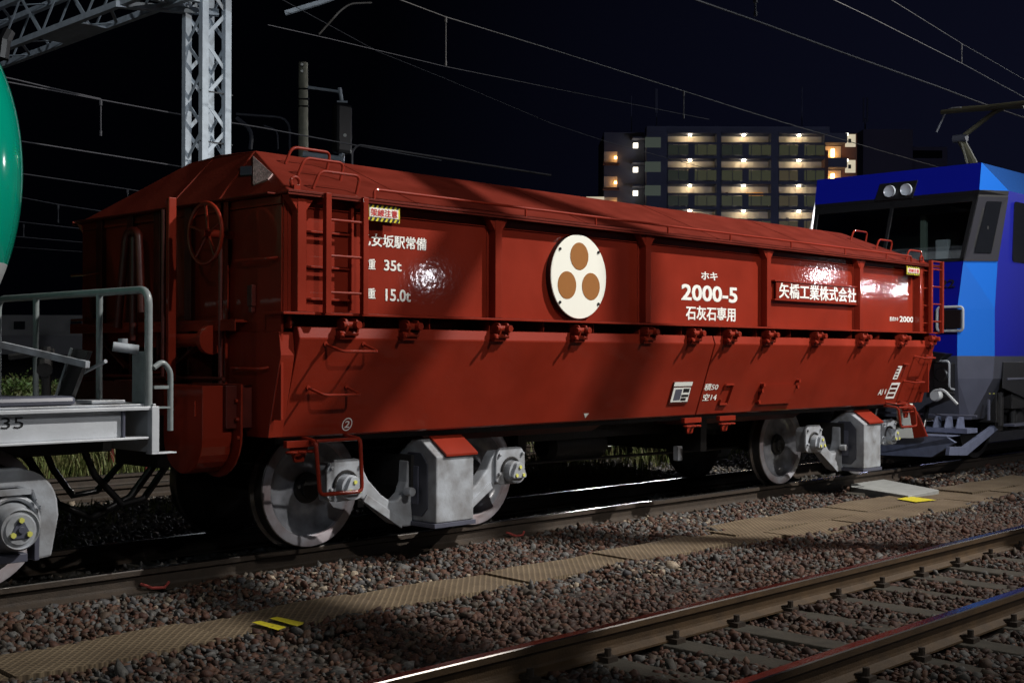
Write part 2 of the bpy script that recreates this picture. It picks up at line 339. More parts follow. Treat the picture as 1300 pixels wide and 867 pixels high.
# walkway strip limits, used to keep stones off the boards
def walk_lo(X): return np.where(X < 9.3, 5.86, 5.72)
def walk_hi(X): return np.where(X < 9.3, 6.42, 6.78)
def height(X, Y):
    z = np.full_like(X, GZ)
    z = z + .035*np.clip((Y-6.75)/.4, 0, 1)*(Y < 7.3) - .02*((Y > 4.6) & (Y < 5.6))
    z = z + .012*np.sin(X*2.1+Y*3)+.008*np.sin(X*5.3-Y*4.1)
    return z
def keepA(X, Y):
    k = ~((Y > walk_lo(X)+.05) & (Y < walk_hi(X)-.05))
    for yc in (YN-.566, YN+.566, YW-.566): k &= np.abs(Y-yc) > .075
    slp = ((X/.58) % 1.0); insl = (np.abs(slp-.5) < .155)
    k &= ~((np.abs(Y-YN) < 1.0) & insl & (np.sin(X*7.3+Y*4.1)+np.sin(Y*9.7-X*3) < .9)); k &= ~((X > 12.55) & (X < 14.4) & (Y > 6.6) & (Y < 7.36) & (np.abs(Y-7.0-(X-13.5)*.35) < .42))
    return k
small = ico()
stones('ballast_stones', [(1.0, 13, 2.0, 7.6, keepA)], .0255, .0325, 'reddish brown and grey crushed stone ballast around the rails', height, small, lambda P, t: t + .10*np.sin(P[:, 0]*1.3+P[:, 1]*2) - .22*(P[:, 1] < 5.5) - .05)
stones('ballast_stones', [(13, 34, 2.0, 7.6, keepA)], .031, .045, 'coarser looking ballast stones further along the tracks to the right', height, small, lambda P, t: t + .10*np.sin(P[:, 0]*1.3))
stones('ballast_stones', [(2.0, 22, 7.55, 12.6, lambda X, Y: (np.abs(Y-YW-.566) > .08))], .036, .06, 'dark ballast stones beneath and behind the wagons', lambda X, Y: np.full_like(X, GZ)+.0, ico0(), lambda P, t: .5+.5*t)

# rails
def rail_obj(y, x0, x1, parent, side, label=None):
    hw, hh = .0325, .153
    prof = [(-.0635, -hh), (.0635, -hh), (.0635, -hh+.011), (.012, -hh+.030), (.0085, -hh+.045), (.0085, -.049), (.0325, -.038), (.0325, -.007), (.027, -.0012), (-.027, -.0012), (-.0325, -.007), (-.0325, -.038), (-.0085, -.049), (-.0085, -hh+.045), (-.012, -hh+.030), (-.0635, -hh+.011)]
    mb = MB(); n = len(prof); xs = [x0, x1]
    vs = [(x, y+p[0], p[1]) for x in xs for p in prof]; b = 0
    mb.v = vs
    for i in range(n):
        j = (i+1) % n; mb.f.append((i, j, n+j, n+i)); mb.m.append(1 if i in (8, 9, ) else (1 if i == 10 and False else 0))
    mb.f += [tuple(range(n)), tuple(range(n, 2*n))[::-1]]; mb.m += [0, 0]
    return mb.build('rail', [side, 'steel'], parent, label=label)
trk = thing('railway_track', (0, YW, GZ), 'railway track carrying the red hopper wagon, blue locomotive and green tank wagon', 'railway track')
rail_obj(YW-.566, -8, 90, trk, 'rust'); rail_obj(YW+.566, -8, 90, trk, 'rust')
trn = thing('railway_track', (0, YN, GZ), 'empty railway track in the foreground with ochre rusty rails', 'railway track')
rail_obj(YN+.566, -8, 90, trn, 'rust2'); rail_obj(YN-.566, -8, 90, trn, 'rust2')
def sleeper_mesh(yc, xc):
    mb = MB(); pr = [(-.12, GZ-.05), (.12, GZ-.05), (.095, GZ+.018), (-.095, GZ+.018)]
    return mb.prism([(xc+p[0], p[1]) for p in pr], yc-1.0, yc+1.0, 'Y')
first = None
for i in range(2, 60):
    x = (i+.5)*.58
    s = sleeper_mesh(YN, x).build('sleeper', 'conc', trn, bevel=.008)
    if i < 32:
        for yr in (YN-.566, YN+.566):
            for sg in (-1, 1):
                mb = MB(); y = yr+sg*.085
                mb.box(x-.04, x+.04, y-.035, y+.035, GZ+.018, GZ+.045); mb.cyl((x, y, GZ+.04), (x, y, GZ+.085), .018, 8); mb.bar((x, y, GZ+.052), (x, y-sg*.05, GZ+.045), .05, .014)
                c = mb.build('rail_clip', 'rust'); c.parent = s; c.matrix_parent_inverse = Matrix()
for i in range(3, 62):
    x = (i+.2)*.58; sleeper_mesh(YW, x).build('sleeper', 'conc', trk)
# white painted joint bars under wagon 4 and gapping pads
# second far track, rails only show as dark glints
trf = thing('railway_track', (0, 12.9, GZ), 'dark railway track behind the wagons, mostly hidden', 'railway track')
rail_obj(12.9-.566, -8, 90, trf, 'rust'); rail_obj(12.9+.566, -8, 90, trf, 'rust')
for i in range(8, 60): sleeper_mesh(12.9, (i+.2)*.6).build('sleeper', 'conc', trf)

# walkway boards
wm = bpy.data.materials.new('ribbed_walkway_board'); wm.use_nodes = True; n = wm.node_tree; b = n.nodes['Principled BSDF']; b.inputs['Roughness'].default_value = .8
geo = n.nodes.new('ShaderNodeNewGeometry'); mp = n.nodes.new('ShaderNodeMapping'); mp.inputs['Scale'].default_value = (26, 26, 0); mp.inputs['Rotation'].default_value = (0, 0, R(45)); n.links.new(geo.outputs['Position'], mp.inputs[0])
ck = n.nodes.new('ShaderNodeTexVoronoi'); ck.inputs['Scale'].default_value = 1.0; ck.inputs['Randomness'].default_value = 0.12; ck.feature = 'DISTANCE_TO_EDGE'; n.links.new(mp.outputs[0], ck.inputs['Vector'])
r = n.nodes.new('ShaderNodeValToRGB'); r.color_ramp.elements[0].color = (.200, .150, .090, 1); r.color_ramp.elements[0].position = .05; r.color_ramp.elements[1].color = (.085, .060, .034, 1); r.color_ramp.elements[1].position = .22
n.links.new(ck.outputs['Distance'], r.inputs[0])
nz = n.nodes.new('ShaderNodeTexNoise'); nz.inputs['Scale'].default_value = 3.5; nz.inputs['Detail'].default_value = 5; n.links.new(geo.outputs['Position'], nz.inputs['Vector'])
mx = n.nodes.new('ShaderNodeMix'); mx.data_type = 'RGBA'; mx.blend_type = 'MULTIPLY'; mx.inputs[0].default_value = .75; rr = n.nodes.new('ShaderNodeValToRGB'); rr.color_ramp.elements[0].position = .3; rr.color_ramp.elements[0].color = (.55, .5, .45, 1); rr.color_ramp.elements[1].position = .7; rr.color_ramp.elements[1].color = (1.1, 1.1, 1.1, 1)
n.links.new(nz.outputs[0], rr.inputs[0]); n.links.new(r.outputs[0], mx.inputs[6]); n.links.new(rr.outputs[0], mx.inputs[7]); n.links.new(mx.outputs[2], b.inputs['Base Color'])
bp = n.nodes.new('ShaderNodeBump'); bp.inputs['Strength'].default_value = .7; bp.inputs['Distance'].default_value = .012; bp.invert = True; n.links.new(ck.outputs['Distance'], bp.inputs['Height']); n.links.new(bp.outputs[0], b.inputs['Normal'])
M['board'] = wm
WZ = GZ+.022
def board(x0, x1, y0a, y0b, y1a, y1b, z, dz, label):
    mb = MB(); t = .03
    vs = [(x0, y0a, z), (x1, y0b, z+dz), (x1+.02, y1b, z+dz+.004), (x0+.02, y1a, z+.004)]; lo = [(p[0], p[1], p[2]-t) for p in vs]
    # slightly sagging surface cut in strips
    N = 8; V = []; 
    for i in range(N+1):
        t_ = i/N
        for (a, c) in ((vs[0], vs[1]), (vs[3], vs[2])):
            zz = a[2]+(c[2]-a[2])*t_+.006*math.sin(t_*math.pi*2+x0)
            V += [(a[0]+(c[0]-a[0])*t_, a[1]+(c[1]-a[1])*t_, zz), (a[0]+(c[0]-a[0])*t_, a[1]+(c[1]-a[1])*t_, zz-t)]
    Fs = []
    for i in range(N):
        a = i*4; Fs += [(a, a+4, a+6, a+2), (a+1, a+3, a+7, a+5), (a, a+1, a+5, a+4), (a+2, a+6, a+7, a+3)]
    Fs += [(0, 2, 3, 1), (N*4, N*4+1, N*4+3, N*4+2)]
    return tag(mb.add(V, Fs).build('walkway_board', 'board'), label, 'walkway board', 'ribbed walkway boards laid between the tracks')
BL = [('bottom-left ribbed walkway board at the picture corner', 1.45, 2.63), ('ribbed walkway board next to the corner one, unmarked', 2.65, 3.83), ('ribbed walkway board bearing two yellow stripes near the left', 3.85, 5.03),
      ('ribbed walkway board just right of the two yellow stripes', 5.05, 6.23), ('ribbed walkway board in the middle opposite the left bogie', 6.25, 7.43), ('narrow ribbed walkway board second before the wide area', 7.45, 8.63), ('last narrow ribbed board before the path widens', 8.65, 9.6)]
for i, (lb, a, c) in enumerate(BL): board(a, c, 5.88+.02*(i % 2), 5.87+.03*((i+1) % 2), 6.36+.02*(i % 2), 6.36+.02*(i % 3), WZ+.004*(i % 2), .01*((i % 3)-1), lb)
for i in range(6):
    a = 9.45+i*1.18; c = a+1.16
    q = ['first wide ribbed walkway board where the path widens, on the near side', 'second near-side wide ribbed board', 'near-side ribbed board beside the pale concrete slab', 'near-side ribbed board just past the yellow mark', 'near-side ribbed board far right of the path', 'near-side ribbed board at the far right edge'][i]
    board(a, c, 5.66, 5.66, 6.10, 6.10, WZ+.004*(i % 2), .008*((i % 3)-1), q)
    q = ['far-side ribbed board at the start of the wide path', 'far-side ribbed board second along the wide path', 'far-side ribbed board in front of the pale slab', 'far-side ribbed board carrying the single yellow mark', 'far-side ribbed board to the right of the yellow mark', 'far-side ribbed board at the far right of the path'][i]
    board(a-.35, c-.35, 6.14, 6.14, 6.66, 6.66, WZ+.006*((i+1) % 2), .006*((i % 3)-1), q)
for i in range(4): board(16.6+i*1.6, 18.15+i*1.6, 5.7, 5.7, 6.6, 6.6, WZ, 0, ['distant ribbed board beyond the wide path, nearest', 'distant ribbed board second beyond the wide path', 'distant ribbed board third beyond the wide path', 'distant ribbed board farthest along the path'][i])
# painted marks
z = WZ+.020
mb = MB()
for q in (((320, 789.5), (330, 787.5), (364, 795.5), (353, 799.5)), ((342, 784.5), (352, 782.5), (390, 790.5), (377, 794.5))): mb.add([onZ(x, y, z) for x, y in q], [(0, 1, 2, 3)])
tag(mb.build('painted_mark', 'yellow'), 'pair of short yellow paint strokes on a walkway board at lower left', 'painted mark')
mb = MB(); mb.add([onZ(x, y, z) for x, y in ((1138.5, 633), (1156, 629.8), (1189, 634.4), (1163, 637))], [(0, 1, 2, 3)])
tag(mb.build('painted_mark', 'yellow'), 'single yellow paint stroke on the path beside the pale concrete slab', 'painted mark')
sl = MB(); q = [(1080, 610), (1111, 606), (1192, 621.5), (1153, 629), (1080, 617.5)]; zt_ = GZ+.06
sl.add([onZ(x, y, zt_) for x, y in q]+[(*onZ(x, y, zt_)[:2], GZ-.05) for x, y in q], [(0, 1, 2, 3, 4), (9, 8, 7, 6, 5)]+[(i, (i+1) % 5, 5+(i+1) % 5, 5+i) for i in range(5)])
tag(sl.build('concrete_slab', 'slab', bevel=.01), 'pale concrete slab tilted beside the rail near the right bogie', 'concrete slab')

# grass blades
def grass(name, regs, label, hmin, hmax, col, col2):
    g = mat(name+'_blade', col, .7, var=.5, vscale=5, col2=col2); V = []; Fc = []
    for (x0, x1, y0, y1, N, h) in regs:
        cx = rng.uniform(x0, x1, max(4, N//26)); cy = rng.uniform(y0, y1, len(cx))
        for k in range(N):
            j = k % len(cx); x = cx[j]+rng.normal(0, .11); y = cy[j]+rng.normal(0, .11); a = rng.uniform(0, 2*math.pi); hh = rng.uniform(hmin, hmax)*h; l = rng.uniform(.1, .8)*hh; w = .006+.004*rng.random()
            dx, dy = math.cos(a), math.sin(a); b0 = len(V)
            V += [(x-dy*w, y+dx*w, GZ-.01), (x+dy*w, y-dx*w, GZ-.01), (x+dx*l*.35-dy*w*.8, y+dy*l*.35+dx*w*.8, GZ+hh*.6), (x+dx*l*.35+dy*w*.8, y+dy*l*.35-dx*w*.8, GZ+hh*.6), (x+dx*l, y+dy*l, GZ+hh)]
            Fc += [(b0, b0+1, b0+3, b0+2), (b0+2, b0+3, b0+4)]
    mb = MB(); mb.add(V, Fc); me = bpy.data.meshes.new(name); me.from_pydata(V, [], Fc); me.materials.append(g); o = bpy.data.objects.new(name, me); COL.objects.link(o); return tag(o, label, kind='stuff')
grass('grass', [(1.5, 9.5, 14.4, 18, 9000, 1.2), (3.0, 4.8, 9.4, 10.1, 900, .35), (9, 12.5, 9.6, 12, 5000, .8), (4, 9, 10.4, 11.6, 900, .4), (12, 22, 10, 16, 4000, .8)], 'green and straw coloured weeds growing beyond the wagon track', .12, .42, (.07, .11, .02), (.10, .075, .03))

# ================================================================ RED HOPPER WAGON
XE0, XE1 = 4.73, 13.85
wg = thing('hopper_wagon', (9.3, YW, 0), 'dark red covered hopper wagon with white lettering and a three-dot round badge', 'railway wagon')
def wpart(mb, name, m='red', bevel=.004, **k): return mb.build(name, m, wg, bevel=bevel, **k)
SP = 6.66
# body: inner tub and floor hoppers
mb = MB(); mb.box(XE0+.02, XE1-.02, SP+.012, 2*YW-SP-.012, 1.665, 2.44); mb.box(XE0+.02, XE1-.02, 6.86, 2*YW-6.86, 1.45, 1.665); wpart(mb, 'body')
mb = MB()
for (a, b_) in ((6.0, 9.2), (9.4, 12.6)):
    mb.add([(a-.7, 6.85, 1.5), (b_+.7, 6.85, 1.5), (b_+.7, 9.18, 1.5), (a-.7, 9.18, 1.5), (a+.6, 7.35, .72), (b_-.6, 7.35, .72), (b_-.6, 8.67, .72), (a+.6, 8.67, .72)], [(0, 1, 2, 3), (4, 7, 6, 5), (0, 4, 5, 1), (1, 5, 6, 2), (2, 6, 7, 3), (3, 7, 4, 0)])
wpart(mb, 'hopper', 'darkred')
# centre sill and headstocks
mb = MB(); mb.box(4.45, 14.15, 7.72, 8.30, .62, .98); wpart(mb, 'centre_sill', 'grime')
for x0, x1 in ((4.52, 4.72), (13.86, 14.06)):
    mb = MB(); mb.box(x0, x1, 6.98, 9.05, .92, 1.20); wpart(mb, 'headstock', 'darkred')
# side panels between the posts, with pressed top crease
posts = [4.83, 6.63, 8.44, 10.31, 12.10, 13.47]
bays = list(zip(posts[:-1], posts[1:]))
for a, b_ in [(XE0+.01, 4.80)]+[(a+.05, b_-.045) for a, b_ in bays]+[(13.51, XE1-.01)]:
    for sd in (0, 1):
        mb = MB()
        if b_-a > .5:
            mb.box(a, b_, SP, SP+.012, 1.682, 2.358); mb.box(a, b_, SP-.012, SP+.012, 2.36, 2.366); mb.box(a, b_, SP, SP+.012, 2.367, 2.432)
        else: mb.box(a, b_, SP, SP+.012, 1.682, 2.43)
        if sd: mb.v = [(x, 2*YW-y, z) for x, y, z in mb.v]
        wpart(mb, 'side_panel', bevel=.002)
for p in posts:
    for sd in (0, 1):
        mb = MB(); mb.box(p-.035, p+.035, SP-.075, SP+.01, 1.68, 2.43)
        mb.box(p-.06, p-.035, SP-.006, SP+.01, 1.68, 2.43)
        mb.add([(p-.11, SP, 2.43), (p+.11, SP, 2.43), (p+.035, SP, 2.33), (p-.035, SP, 2.33), (p-.11, SP-.07, 2.43), (p+.11, SP-.07, 2.43), (p+.035, SP-.07, 2.33), (p-.035, SP-.07, 2.33)], [(0, 1, 2, 3), (4, 7, 6, 5), (0, 4, 5, 1), (2, 6, 7, 3), (1, 5, 6, 2), (0, 3, 7, 4)])
        if sd: mb.v = [(x, 2*YW-y, z) for x, y, z in mb.v]
        wpart(mb, 'side_post')
# horizontal stiffeners behind ladder bay
for z in (2.20, 1.97, 1.76):
    mb = MB(); mb.box(4.875, 5.26, SP-.022, SP, z, z+.014); wpart(mb, 'stiffener', bevel=.002)
mb = MB(); mb.box(5.262, 5.285, SP-.035, SP, 1.70, 2.40); wpart(mb, 'stiffener', bevel=.002)
# eave flange all around + sill flange
for sd in (0, 1):
    mb = MB(); mb.box(XE0-.03, XE1+.03, 6.555, 6.70, 2.434, 2.444); mb.box(XE0-.03, XE1+.03, 6.555, 6.565, 2.424, 2.456)
    if sd: mb.v = [(x, 2*YW-y, z) for x, y, z in mb.v]
    wpart(mb, 'eave_flange', 'redroof', .002)
    mb = MB(); mb.box(XE0-.05, XE1+.08, 6.575, 6.80, 1.662, 1.678); mb.box(XE0, XE1, 6.84, 6.85, 1.50, 1.662)
    for x in np.arange(XE0+.05, XE1, .6): mb.box(x, x+.012, 6.64, 6.84, 1.575, 1.662)
    if sd: mb.v = [(x, 2*YW-y, z) for x, y, z in mb.v]
    wpart(mb, 'side_sill', 'red', .002)
for x0, x1 in ((XE0-.09, XE0+.06), (XE1-.06, XE1+.09)):
    mb = MB(); mb.box(x0, x1, 6.70, 2*YW-6.70, 2.4345, 2.4445); wpart(mb, 'eave_flange', 'redroof', .002)
# roof, hipped
yr0, yr1 = 7.57, 8.456; zr = 2.862; xr0, xr1 = 5.14, 13.42; ze = 2.450; ya, yb = 6.60, 2*YW-6.60
V = [(XE0+.01, ya, ze), (XE1-.01, ya, ze), (XE1-.01, yb, ze), (XE0+.01, yb, ze), (xr0, yr0, zr), (xr1, yr0, zr), (xr1, yr1, zr), (xr0, yr1, zr), (xr0, YW, zr+.02), (xr1, YW, zr+.02)]
mb = MB().add(V, [(0, 1, 5, 4), (2, 3, 7, 6), (0, 4, 8, 7, 3), (1, 2, 6, 9, 5), (4, 5, 9, 8), (8, 9, 6, 7), (0, 3, 2, 1)]); wpart(mb, 'roof', 'redroof', .006)
# raised end plate on the hip (pale colour and outline stand in for a lamp glint) and panel seams
def hip(t, y): # point on near-left hip plane
    return (XE0+.01+(xr0-XE0-.01)*t, y, ze+(zr-ze)*t)
for yy in (7.43, 8.1): mb = MB(); mb.bar(hip(.02, yy), hip(.98, yy+(.14 if yy < 7.6 else .02)), .012, .012); wpart(mb, 'roof_seam', 'redroof', 0)
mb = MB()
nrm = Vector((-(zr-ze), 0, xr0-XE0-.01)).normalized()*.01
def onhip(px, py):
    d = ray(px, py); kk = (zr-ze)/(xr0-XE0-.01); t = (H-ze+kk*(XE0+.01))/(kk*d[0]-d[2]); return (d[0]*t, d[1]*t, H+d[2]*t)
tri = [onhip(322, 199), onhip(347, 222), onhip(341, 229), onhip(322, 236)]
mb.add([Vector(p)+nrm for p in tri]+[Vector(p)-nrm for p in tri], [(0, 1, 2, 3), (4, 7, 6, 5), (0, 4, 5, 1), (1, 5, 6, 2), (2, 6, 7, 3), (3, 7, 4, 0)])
wpart(mb, 'gusset_or_glint_plate', mat('gusset_glint_paint', (.48, .33, .32), .20, var=.4, vscale=18, bump=.5, bscale=60), .002)  # pale tone is the painted glint
mb = MB(); c = [onhip(306, 213), onhip(320, 212), onhip(320, 223), onhip(306, 224)]
mb.add([Vector(p)+nrm for p in c]+[Vector(p) for p in c], [(0, 1, 2, 3), (4, 7, 6, 5), (0, 4, 5, 1), (1, 5, 6, 2), (2, 6, 7, 3), (3, 7, 4, 0)]); wpart(mb, 'data_plate', 'locogrey', 0)
# roof seams on the near slope (faint laps)
def sl_(x, t): return (x, ya+(yr0-ya)*t, ze+(zr-ze)*t)
for x in (5.9, 7.75, 9.6, 11.45, 13.0):
    mb = MB(); mb.bar(sl_(x, .01), sl_(x, .99), .05, .006, up=(0, -.4, 1)); wpart(mb, 'roof_lap', 'redroof', 0)
# roof rungs, left and right ends
def rung(xa, t, w=.36, hgt=.15):
    p0 = Vector(sl_(xa, t)); p1 = Vector(sl_(xa+w, t)); up = Vector((0.0, -.10, .995)).normalized()*hgt; lean = Vector((.05, 0, 0))
    mb = MB(); mb.tube(bend([p0, p0+up+lean, p1+up+lean*.6, p1-Vector((0, 0, .02))], .05), .0105, 8); wpart(mb, 'roof_rung', 'red', 0, smooth=True)
for px, py, t in ((362, 209, .72), (378, 222, .44), (397, 238, .12)): rung(onY(px, py, ya+(yr0-ya)*t)[0], t, .36, .125)
for px, py, t in ((1080, 308, .72), (1112, 323, .44), (1150, 330, .12)): rung(onY(px, py, ya+(yr0-ya)*t)[0], t, .34, .115)
for xa in (4.84, 13.66):
    mb = MB(); p = Vector(sl_(xa, .08)); mb.tube([p+Vector((.034*math.cos(a), 0, .04+.034*math.sin(a))) for a in np.linspace(0, 2*math.pi, 16, endpoint=False)], .011, 8, closed=True); mb.bar(p-Vector((0, 0, .02)), p+Vector((0, 0, .02)), .05, .05); wpart(mb, 'lifting_eye', 'red', 0, smooth=True)
# long handrail above the eave
mb = MB(); ry = 6.615; zt = 2.53
mb.tube(bend([(5.45, ry, 2.45), (5.45, ry, zt), (13.28, ry, zt), (13.28, ry, 2.45)], .05), .0105, 8)
for x in (6.95, 7.78, 8.75, 9.70, 10.75, 11.8, 12.7): mb.cyl((x, ry, 2.45), (x, ry, zt), .0085, 6)
wpart(mb, 'handrail', 'red', 0, smooth=True)
# side ladders
for xa, xb in ((5.0, 5.31),):
    for x in (xa, xb):
        mb = MB(); mb.box(x-.022, x+.022, 6.525, 6.565, 1.67, 2.455); mb.box(x-.022, x+.022, 6.565, 6.66, 2.39, 2.43); wpart(mb, 'ladder_stile', bevel=.003)
    for z in (1.81, 2.05, 2.285):
        mb = MB(); mb.tube([(xa, 6.545, z), (xb, 6.545, z)], .0095, 8); wpart(mb, 'ladder_rung', bevel=0, smooth=True)
for x in (13.62, 13.90):
    mb = MB(); mb.box(x-.02, x+.02, 6.525, 6.565, 1.67, 2.50); wpart(mb, 'ladder_stile', bevel=.003)
mb = MB(); mb.box(13.70, 13.78, 6.60, 6.66, 1.68, 2.43); wpart(mb, 'side_post')
for z in (1.80, 2.0, 2.2, 2.4, 2.49):
    mb = MB(); mb.tube([(13.62, 6.545, z), (13.90, 6.545, z)], .0095, 8); wpart(mb, 'ladder_rung', bevel=0, smooth=True)
    mb = MB(); mb.tube([(13.46, 6.60, z-.02), (13.62, 6.58, z-.02)], .008, 6); wpart(mb, 'ladder_rung', bevel=0)
# side doors, near and far
YD0, YD1, ZD0, ZD1 = 6.62, 6.83, 1.505, .858
def dy(z): return YD0+(YD1-YD0)*(ZD0-z)/(ZD0-ZD1)
def door_pt(x, z, off=0): return (x, dy(z)-off, z)
for sd in (0, 1):
    for xa, xb, la, lb in ((4.835, 9.455, .0, .0), (9.470, 13.86, .0, .06)):
        mb = MB()
        poly = [(YD0+.02, 1.585), (YD0-.004, 1.515), (YD0-.004, ZD0), (YD1, ZD1), (YD1+.03, ZD1-.012), (YD1+.10, ZD1), (YD0+.10, 1.50), (YD0+.06, 1.585)]
        n0 = len(poly); vs = [(xa, y, z) for y, z in poly]+[(xb+lb*(z < 1.2)*0, y, z) for y, z in poly]
        mb.add(vs, [tuple(range(n0)), tuple(range(n0, 2*n0))[::-1]]+[(i, (i+1) % n0, n0+(i+1) % n0, n0+i) for i in range(n0)])
        if sd: mb.v = [(x, 2*YW-y, z) for x, y, z in mb.v]
        wpart(mb, 'side_door', bevel=.006)
# angled cheek at the left end of the doors
for x0, x1 in ((4.72, 4.83), (13.865, 13.93)):
    mb = MB(); mb.prism([(6.68, 1.55), (6.66, 1.40), (6.80, .86), (7.25, .86), (7.25, 1.55)], x0, x1, 'X'); wpart(mb, 'door_cheek')
# hinges
for px in (446, 524, 638, 738, 825, 884, 929, 978, 1039, 1096, 1146, 1183):
    x = onY(px, 420, 6.6)[0]-.03
    mb = MB()
    for dx in (-.045, .045): mb.prism([(6.64, 1.52), (6.56, 1.53), (6.535, 1.60), (6.56, 1.64), (6.66, 1.655)], x+dx-.009, x+dx+.009, 'X')
    mb.cyl((x-.075, 6.562, 1.60), (x+.075, 6.562, 1.60), .024, 10); mb.cyl((x+.02, 6.55, 1.60), (x+.02, 6.50, 1.60), .026, 10)
    mb.cyl((x-.095, 6.57, 1.545), (x+.06, 6.57, 1.545), .017, 8); mb.box(x-.08, x+.06, 6.585, 6.62, 1.505, 1.56)
    mb.tube([(x-.08, 6.56, 1.545), (x-.10, 6.53, 1.52)], .014, 8)
    h_ = wpart(mb, 'door_hinge', 'red', .002)
# hooks (hand steps) on the doors
def hook(xa, z, w=.36, drop=.05, out=.12, s=.05):
    p = [door_pt(xa, z), door_pt(xa+s*.4, z-.01, out*.5), (xa+s, dy(z)-out, z-drop), (xa+w, dy(z)-out, z-drop), (xa+w-s*.2, dy(z)-out*.5, z-drop*.4), door_pt(xa+w-s*.8, z+.0)]
    mb = MB(); mb.tube(bend([p[0], p[2], p[3], p[5]], .035), .0095, 8); mb.cyl(door_pt(xa, z, -.005), door_pt(xa, z, .012), .017, 8); mb.cyl(door_pt(xa+w-s*.8, z, -.005), door_pt(xa+w-s*.8, z, .012), .017, 8); wpart(mb, 'hand_step', bevel=0, smooth=True)
hook(5.05, 1.475); hook(4.98, 1.185)
for x, z in ((13.44, 1.40), (13.36, 1.12), (13.10, .88)): hook(x, z, .34, .02, .1)
# hanging step frame below the door
def step(x0, z0, z1):
    mb = MB(); mb.tube(bend([(x0, 6.88, z0+.02), (x0, 6.70, z0), (x0+.02, 6.68, z1), (x0+.36, 6.66, z1+.06*0), (x0+.36, 6.68, z0), (x0+.36, 6.88, z0+.02)], .04), .014, 8); mb.tube([(x0, 6.70, z0), (x0+.36, 6.70, z0)], .012, 8)
    wpart(mb, 'foot_step', 'red', 0, smooth=True)
step(5.03, .83, .475); step(13.15, .82, .60)
for x0 in (4.84, 9.2, 9.75, 13.4):   # spring catches under the doors
    mb = MB(); mb.box(x0, x0+.26, 6.76, 6.80, .79, .835)
    for k in range(3): mb.tube([(x0+.04+k*.075+.035*math.cos(a), 6.76+.03*math.sin(a), .76-.0*a) for a in np.linspace(0, 2*math.pi, 10, endpoint=False)], .010, 6, closed=True)
    mb.prism([(x0+.05, .80), (x0+.2, .80), (x0+.16, .69), (x0+.09, .69)], 6.79, 6.81); wpart(mb, 'door_catch', 'red', .002)
# three-dot badge
bx, bz, br = 7.566, 2.032, .338
bd = MB().lathe([(0.001, 0), (br, 0), (br, -.05), (br-.004, -.055), (.001, -.055)], (bx, SP, bz), 'Y', 64, mis=[1, 1, 0, 0]).build('badge', ['whitep', 'black'], wg)
for dx, dz in ((0, .165), (-.148, -.072), (.143, -.072)):
    o = MB().lathe([(.001, -.0575), (.110, -.0575), (.110, -.055), (.001, -.055)], (bx+dx, SP, bz+dz), 'Y', 40).build('badge_disc', 'ochre'); o.parent = bd
for a in (42, 138, 222, 318):
    o = MB().lathe([(.012, -.055), (.012, -.064), (.001, -.064)], (bx+.315*math.cos(R(a)), SP, bz+.315*math.sin(R(a))), 'Y', 10).build('bolt', 'black'); o.parent = bd
# name plate
mb = MB(); mb.box(10.50, 12.11, SP-.035, SP-.02, 1.955, 2.125); mb.box(10.46, 12.12, SP-.045, SP, 2.125, 2.14); mb.box(10.46, 12.12, SP-.045, SP, 1.94, 1.955)
npl = wpart(mb, 'name_plate', bevel=.002)
def wt(s, x0, x1, z0, z1, Y=SP-.0025, m='white', b=.035, name='lettering'): return text(name, s, x0, x1, z0, z1, Y, m, wg, b)
wt('矢橋工業株式会社', 10.545, 12.05, 1.965, 2.115, SP-.0375, b=.03)
wt('乙女坂駅常備', 5.365, 5.968, 2.145, 2.235, b=.03); wt('荷重', 5.365, 5.50, 1.985, 2.06, b=.03); wt('35t', 5.575, 5.735, 1.985, 2.06, b=.03)
wt('自重', 5.365, 5.50, 1.785, 1.86, b=.03); wt('15.0t', 5.59, 5.82, 1.775, 1.86, b=.03)
wt('ホキ', 9.30, 9.56, 2.09, 2.165, b=.035); wt('2000-5', 9.005, 9.88, 1.895, 2.04, b=.04); wt('石灰石専用', 9.07, 9.85, 1.72, 1.85, b=.035)
wt('形式ホキ', 12.86, 13.06, 1.79, 1.84, b=.03); wt('2000', 13.09, 13.42, 1.785, 1.85, b=.03)
def dt(s, x0, x1, z0, z1, m='white', b=.03):  # lettering lying on the sloping door
    o = text('lettering', s, 0, 1, 0, 1, 0, m, wg, b, M4=(door_pt(x0, z0, .003), (x1-x0, 0, 0), (0, dy(z1)-dy(z0), z1-z0))); return o
dt('積50', 9.48, 9.70, 1.08, 1.145); dt('空14', 9.50, 9.72, .985, 1.05)
mb = MB(); cx_, cz_ = 5.375, .925
V = []; 
for rr_ in (.038, .046):
    for k in range(24): V.append(door_pt(cx_+rr_*.95*math.cos(k*math.pi/12), cz_+rr_*math.sin(k*math.pi/12), .003))
mb.add(V, [(k, (k+1) % 24, 24+(k+1) % 24, 24+k) for k in range(24)]); wpart(mb, 'lettering', 'white', 0)
dt('2', 5.355, 5.397, .90, .95)
mb = MB(); mb.add([door_pt(7.86, .92, .003), door_pt(7.93, .92, .003), door_pt(7.895, .88, .003)], [(0, 2, 1)]); wpart(mb, 'lettering', 'white', 0)
